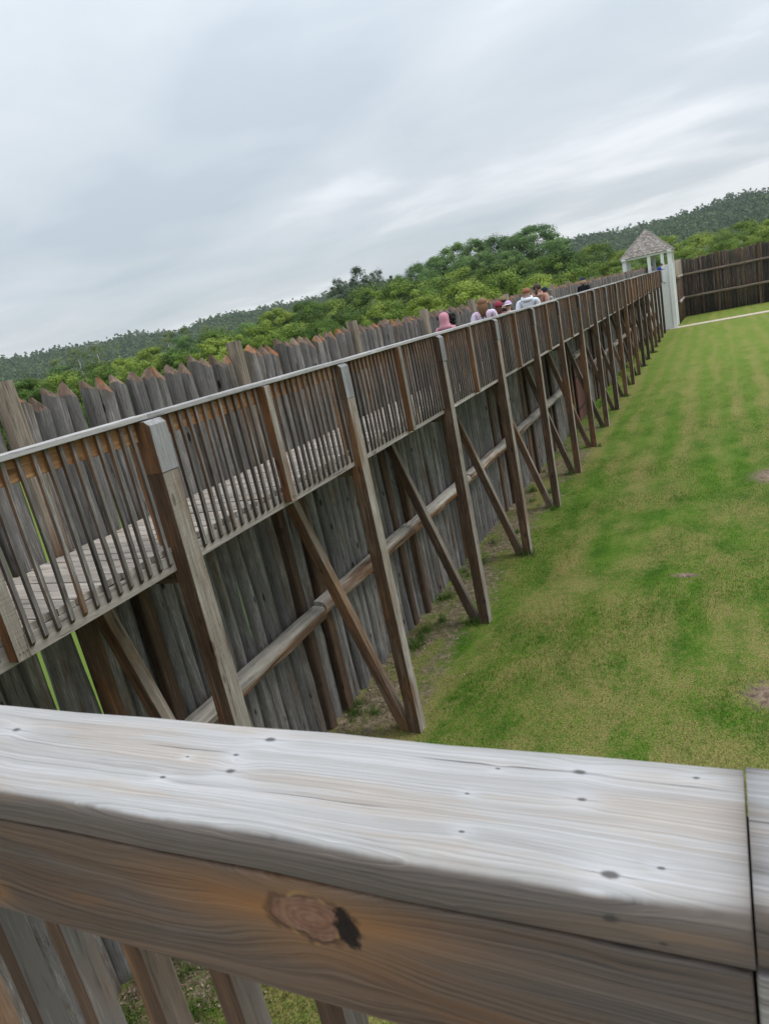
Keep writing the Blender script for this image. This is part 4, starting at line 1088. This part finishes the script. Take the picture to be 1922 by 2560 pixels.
def person(loc, h, label, shirt, trouser, skin, hair, hairstyle, hat=None, head_turn=0.0, phase=1.0, lean=0.0, rz=0.0, reach=False, hood=None, pattern=None, hood_up=None, wide=1.0):
    p = empty('person', loc, label, 'person', 'people on the raised walkway', rz)
    p.scale = (wide, wide, 1.0)
    k = h
    def V(x, y, z):
        yy = y
        if z > 0.5: yy += lean * (z - 0.5)
        return (x * k, yy * k, (z - (abs(lean) * 0.12 * (z - 0.5) if z > .5 else 0)) * k)
    N = {}
    N['pelvis'] = (V(0, 0, .52), (.088 * k, .066 * k)); N['waist'] = (V(0, 0, .60), (.080 * k, .060 * k)); N['chest'] = (V(0, 0, .71), (.095 * k, .066 * k))
    N['neckb'] = (V(0, 0, .80), (.050 * k, .045 * k)); N['neck'] = (V(0, .004, .835), (.030 * k, .032 * k))
    N['jaw'] = (V(0, .012, .872), (.047 * k, .052 * k)); N['skull'] = (V(0, .006, .928), (.056 * k, .064 * k)); N['crown'] = (V(0, 0, .972), (.034 * k, .040 * k))
    E = [('pelvis', 'waist'), ('waist', 'chest'), ('chest', 'neckb'), ('neckb', 'neck'), ('neck', 'jaw'), ('jaw', 'skull'), ('skull', 'crown')]
    for s, nm in ((-1, 'l'), (1, 'r')):
        ph = phase * s
        N[nm + 'sh'] = (V(s * .118, 0, .778), (.048 * k, .048 * k))
        if reach: el, wr, pa = V(s * .13, .12, .68), V(s * .10, .24, .66), V(s * .09, .28, .655)
        else: el, wr, pa = V(s * .142, -.02 - .05 * ph, .615), V(s * .135, .03 - .09 * ph, .475), V(s * .13, .045 - .10 * ph, .435)
        N[nm + 'el'] = (el, (.032 * k, .032 * k)); N[nm + 'wr'] = (wr, (.020 * k, .021 * k)); N[nm + 'pa'] = (pa, (.013 * k, .024 * k))
        N[nm + 'hip'] = (V(s * .052, 0, .475), (.060 * k, .062 * k)); N[nm + 'kn'] = (V(s * .055, .045 * max(ph, 0) + .02, .275), (.040 * k, .042 * k))
        N[nm + 'an'] = (V(s * .055, .085 * ph - .01, .055), (.026 * k, .028 * k)); N[nm + 'to'] = (V(s * .062, .085 * ph + .085, .022), (.030 * k, .020 * k))
        E += [('chest', nm + 'sh'), (nm + 'sh', nm + 'el'), (nm + 'el', nm + 'wr'), (nm + 'wr', nm + 'pa'), ('pelvis', nm + 'hip'), (nm + 'hip', nm + 'kn'), (nm + 'kn', nm + 'an'), (nm + 'an', nm + 'to')]
        d0 = (Vector(pa) - Vector(wr)).normalized(); side = Vector((0, 1, 0)) if not reach else Vector((1, 0, 0))
        for f in range(5):
            off = (f - 1.6) * .0125 * k; Lf = (.030, .040, .044, .040, .032)[f] * k
            if f == 0: b0 = Vector(wr) + d0 * .022 * k + side * (.022 * k); b1 = b0 + (d0 + side * 0.8).normalized() * Lf
            else: b0 = Vector(pa) + side * (-off + .006 * k) + d0 * .012 * k; b1 = b0 + d0 * Lf
            b2 = b1 + (d0 + Vector((-s * .5, 0, 0))).normalized() * Lf * .55
            N[nm + 'f%d' % f] = (tuple(b1), (.0062 * k, .0062 * k)); N[nm + 'g%d' % f] = (tuple(b2), (.005 * k, .005 * k))
            E += [(nm + 'pa' if f else nm + 'wr', nm + 'f%d' % f), (nm + 'f%d' % f, nm + 'g%d' % f)]
    me = skin_mesh(N, E, 2)
    ms = plain('shirt', shirt, 0.9, 0.10, 30.0) if pattern is None else pattern
    for m_ in (ms, plain('trousers', trouser, 0.9), plain('skin', skin, 0.6, 0.05), plain('shoes', (0.12, 0.11, 0.11), 0.8), plain('eyes', (0.03, 0.02, 0.02), 0.3), plain('lips', (0.35, 0.14, 0.12), 0.5)): me.materials.append(m_)
    seg = []
    for a, b in E:
        t_ = 0
        if a in ('neck', 'jaw', 'skull') or a == 'neckb' and b == 'neck': t_ = 2
        elif a[1:] in ('wr', 'pa') or a[1:2] in ('f', 'g'): t_ = 2
        elif a[1:] in ('hip', 'kn') or b[1:] == 'hip': t_ = 1
        elif a[1:] == 'an': t_ = 3
        seg.append((Vector(N[a][0]), Vector(N[b][0]), t_))
    for f in me.polygons:
        c = f.center; best = None
        for a, b, t_ in seg:
            ab = b - a; u = max(0, min(1, (c - a).dot(ab) / max(ab.length_squared, 1e-9))); dd = (a + ab * u - c).length
            if best is None or dd < best[0]: best = (dd, t_)
        f.material_index = best[1]; f.use_smooth = True
    bm = bmesh.new(); bm.from_mesh(me)
    hc = Vector(V(0, .006, .915)); rh = .062 * k
    def lump(c, r3, mi):
        geo = bmesh.ops.create_icosphere(bm, subdivisions=2, radius=1.0)
        for v in geo['verts']: v.co = Vector((v.co.x * r3[0], v.co.y * r3[1], v.co.z * r3[2])) + c
        for f in {f for v in geo['verts'] for f in v.link_faces}: f.material_index = mi; f.smooth = True
    lump(hc + Vector((0, rh * 1.02, -.008 * k)), (.008 * k, .012 * k, .014 * k), 2)
    for s in (-1, 1):
        lump(hc + Vector((s * .020 * k, rh * .90, .006 * k)), (.007 * k, .005 * k, .0045 * k), 4)
        lump(hc + Vector((s * rh * .93, -.002 * k, -.004 * k)), (.007 * k, .014 * k, .018 * k), 2)
    lump(hc + Vector((0, rh * .90, -.032 * k)), (.015 * k, .005 * k, .004 * k), 5)
    bm.to_mesh(me); bm.free(); me.name = 'body'
    obj('body', me, p)
    # hair
    hm = plain('hair', hair, 0.55, 0.3, 60.0)
    mb = MB(); rs_ = random.Random(int(h * 1000))
    def strands(n, z0, z1, wdt, back, thick):
        for i in range(n):
            a = math.pi * (1.12 + 0.76 * i / max(n - 1, 1)); x = math.cos(a) * wdt; y = math.sin(a) * .060 * k
            x2 = x * rs_.uniform(0.75, 1.3); zz = z0 + rs_.uniform(-.02, .03) * k
            mb.tube([hc + Vector((x * .7, y * .8, .035 * k)), hc + Vector((x, y, -.02 * k)), Vector((hc.x + x * 1.08, hc.y + y - .012 * k, (z1 + hc.z) / 2)), Vector((hc.x + x2, hc.y + y * 1.05 - back, zz))], [thick, thick * 1.15, thick, thick * .35], 6)
    if hairstyle != 'none':
        mb.ball(hc + Vector((0, -.010 * k, .010 * k)), .062 * k, .066 * k, .066 * k, 0, 14, 9, 0, -0.55 if hairstyle != 'short' else -.35, 1.0)
    if hairstyle == 'long': strands(15, V(0, 0, .70)[2], V(0, 0, .80)[2], .049 * k, .012 * k, .012 * k)
    if hairstyle == 'mid': strands(13, V(0, 0, .79)[2], V(0, 0, .86)[2], .054 * k, .006 * k, .018 * k)
    if hairstyle == 'puffy':
        for i in range(26): 
            a = rs_.uniform(0, 6.28); mb.ball(hc + Vector((math.cos(a) * .048 * k, -.02 * k + math.sin(a) * .045 * k, rs_.uniform(-.07, .06) * k)), .030 * k, .030 * k, .032 * k, 0, 8, 6)
    if hairstyle == 'braid':
        mb.tube([hc + Vector((0, -.062 * k, .0)), hc + Vector((.005 * k, -.078 * k, -.05 * k)), hc + Vector((0, -.085 * k, -.10 * k)), hc + Vector((0, -.085 * k, -.15 * k))], [.02 * k, .017 * k, .019 * k, .008 * k], 8)
    if hairstyle != 'none': mb.build('hair', hm, p, smooth=True)
    if hat:
        kind, c1, c2 = hat; hmats = [plain('hat', c1, 0.9, 0.2, 40.0), plain('hat_brim', c2, 0.9)]
        q = MB(); hq = hc + Vector((0, -.004 * k, .022 * k))
        if kind == 'cap':
            q.ball(hq, .069 * k, .073 * k, .062 * k, 0, 16, 8, 0, -0.1, 1.0)
            a0 = head_turn; out = []
            for rr, zz in ((.060, .0), (.122, -.012), (.122, -.016), (.060, -.006)):
                out.append([hq + Vector((math.cos(R(t_) + a0) * rr * k, math.sin(R(t_) + a0) * rr * k, zz * k + .002 * k)) for t_ in range(40, 141, 10)])
            n_ = len(out[0]); vs = [p_ for o_ in out for p_ in o_]
            q.add(vs, [(i * n_ + j, i * n_ + j + 1, ((i + 1) % 4) * n_ + j + 1, ((i + 1) % 4) * n_ + j) for i in range(4) for j in range(n_ - 1)], 1)
            q.ball(hq + Vector((0, 0, .062 * k)), .007 * k, .007 * k, .005 * k, 0, 8, 4)
        else:
            q.ball(hq, .070 * k, .074 * k, .060 * k, 0, 16, 8, 0, 0.0, 1.0)
            q.rings([[hq + Vector((math.cos(t_ / 16 * 6.283) * rr * k, math.sin(t_ / 16 * 6.283) * rr * 1.03 * k, zz * k)) for t_ in range(16)] for rr, zz in ((.069, .012), (.094, -.022), (.092, -.026), (.066, .004))], 1, 0, False)
        q.build('hat', hmats, p, smooth=True)
    if hood:
        hm2 = plain('hood', hood, 0.95, 0.08, 30.0); q = MB(); nb_ = Vector(V(0, -.03, .80))
        q.rings([[nb_ + Vector((math.cos(t_ / 14 * 6.283) * rx * k, math.sin(t_ / 14 * 6.283) * ry * k + oy * k, zz * k + (0.03 * k if math.sin(t_ / 14 * 6.283) > 0 else -0.0) * (1 if i_ > 1 else 0))) for t_ in range(14)] for i_, (rx, ry, oy, zz) in enumerate(((.070, .045, .0, -.045), (.088, .058, -.006, -.015), (.078, .052, .004, .018), (.056, .040, .014, .024), (.045, .03, .018, .0)))])
        q.build('hood', hm2, p, smooth=True)
    if hood_up:
        hm2 = plain('head_scarf', hood_up, 0.95, 0.10, 30.0); q = MB()
        prof = [(-.145, .120, .085, -.01), (-.105, .085, .070, -.012), (-.062, .064, .062, -.01), (-.02, .068, .070, -.008), (.03, .070, .075, -.006), (.065, .050, .056, -.006), (.078, .02, .024, -.004)]
        q.rings([[hc + Vector((math.cos(t_ / 14 * 6.283) * rx * k, math.sin(t_ / 14 * 6.283) * ry * k + oy * k, zz * k)) for t_ in range(14)] for zz, rx, ry, oy in prof])
        q.build('head_scarf', hm2, p, smooth=True)
    return p

def tiedye():
    m, t, b = base_mat('tie_dye')
    n = t.noise(t.new('ShaderNodeTexCoord').outputs['Object'], 9.0, 3.0, 0.6, 1.5)
    t.put(b.inputs['Base Color'], t.ramp(n, [(0.30, (0.42, 0.25, 0.62)), (0.40, (0.72, 0.70, 0.82)), (0.48, (0.70, 0.36, 0.58)), (0.54, (0.78, 0.78, 0.84)), (0.66, (0.36, 0.48, 0.74))]))
    return m
DZ = DECK + 0.002
BR_ = (0.16, 0.085, 0.05)
people = [
 ((-4.28, 11.85), 1.20, 'child in a pink head scarf and pink top beside a black haired child', (0.55, 0.26, 0.33), (0.10, 0.10, 0.13), 'none', None, dict(hood_up=(0.58, 0.27, 0.34))),
 ((-4.30, 12.28), 1.165, 'child with puffy black hair and black top next to the pink head scarf', (0.02, 0.02, 0.022), (0.05, 0.05, 0.06), 'puffy', None, dict(hair=(0.012, 0.010, 0.010))),
 ((-4.30, 14.31), 1.325, 'child with long brown hair in a white, pink and purple tie-dye shirt', (0.7, 0.6, 0.7), (0.12, 0.14, 0.2), 'long', None, dict(hair=(0.21, 0.115, 0.06), pattern=tiedye(), wide=1.2)),
 ((-4.22, 15.2), 1.19, 'child with long brown hair under a maroon chequered bucket hat', (0.25, 0.10, 0.09), (0.1, 0.1, 0.12), 'long', ('bucket', (0.30, 0.045, 0.08), (0.22, 0.03, 0.055)), dict(hair=(0.14, 0.055, 0.04))),
 ((-4.38, 16.15), 1.265, 'person in an olive cap with peak to the right and dark top', (0.03, 0.03, 0.035), (0.06, 0.07, 0.09), 'short', ('cap', (0.20, 0.16, 0.08), (0.20, 0.15, 0.08)), dict(hair=(0.03, 0.02, 0.015), head_turn=-1.2)),
 ((-4.22, 16.0), 1.155, 'small child in a lilac cap worn backwards', (0.75, 0.74, 0.76), (0.2, 0.22, 0.3), 'short', ('cap', (0.55, 0.42, 0.62), (0.7, 0.68, 0.72)), dict(hair=(0.10, 0.06, 0.04), head_turn=3.14)),
 ((-4.28, 18.15), 1.36, 'child with short red-brown hair in a white hooded sweatshirt', (0.72, 0.76, 0.84), (0.07, 0.08, 0.11), 'short', None, dict(hair=(0.24, 0.10, 0.045), hood=(0.74, 0.78, 0.85), wide=1.3)),
 ((-4.30, 19.5), 1.42, 'child with dark brown braid in a tan pink hooded sweatshirt', (0.42, 0.24, 0.19), (0.06, 0.06, 0.08), 'braid', None, dict(hair=(0.05, 0.028, 0.02), hood=(0.45, 0.26, 0.20), wide=1.25)),
 ((-4.26, 20.2), 1.29, 'child in a navy cap with light blue peak and grey-green shirt', (0.30, 0.36, 0.34), (0.10, 0.11, 0.13), 'short', ('cap', (0.015, 0.02, 0.05), (0.16, 0.42, 0.68)), dict(hair=(0.06, 0.035, 0.02), head_turn=-1.0)),
 ((-4.30, 27.05), 1.37, 'person in a black top and navy cap with fair hair, walking alone further along', (0.012, 0.014, 0.02), (0.05, 0.05, 0.06), 'mid', ('cap', (0.02, 0.025, 0.07), (0.02, 0.025, 0.07)), dict(hair=(0.38, 0.26, 0.17))),
]
for i, ((x, y), h, lab, shirt, tr, hs_, hat, kw) in enumerate(people):
    kw = dict(kw); hair = kw.pop('hair', BR_)
    person((x, y, DZ), h * 1.06, lab, shirt, tr, (0.50, 0.33, 0.25), hair, hs_, hat, phase=(1 if i % 2 else -1) * 0.8, rz=random.Random(i).uniform(-0.15, 0.15), **kw)
person((-4.16, 60.7, DZ), 1.52, 'person in a bright blue jacket leaning over the railing by the tower', (0.02, 0.05, 0.50), (0.05, 0.06, 0.1), (0.45, 0.28, 0.2), (0.10, 0.05, 0.03), 'short', None, lean=0.75, rz=-1.5, reach=True, phase=0.2)

# ------------------------------------------------------------------ summer haze over the valley
hz_m = bpy.data.materials.new('haze_air'); hz_m.use_nodes = True
ht = NT(hz_m.node_tree); ht.n.clear()
pv_ = ht.new('ShaderNodeVolumePrincipled'); pv_.inputs['Color'].default_value = (0.86, 0.92, 1.0, 1); pv_.inputs['Density'].default_value = 0.00016
ht.l.new(pv_.outputs[0], ht.new('ShaderNodeOutputMaterial').inputs['Volume'])
hb = MB().box(-4100, 4100, -2100, 5100, -1.5, 80.0).build('haze', hz_m)
tag(hb, 'thin pale haze over the whole valley', 'haze', kind='stuff')
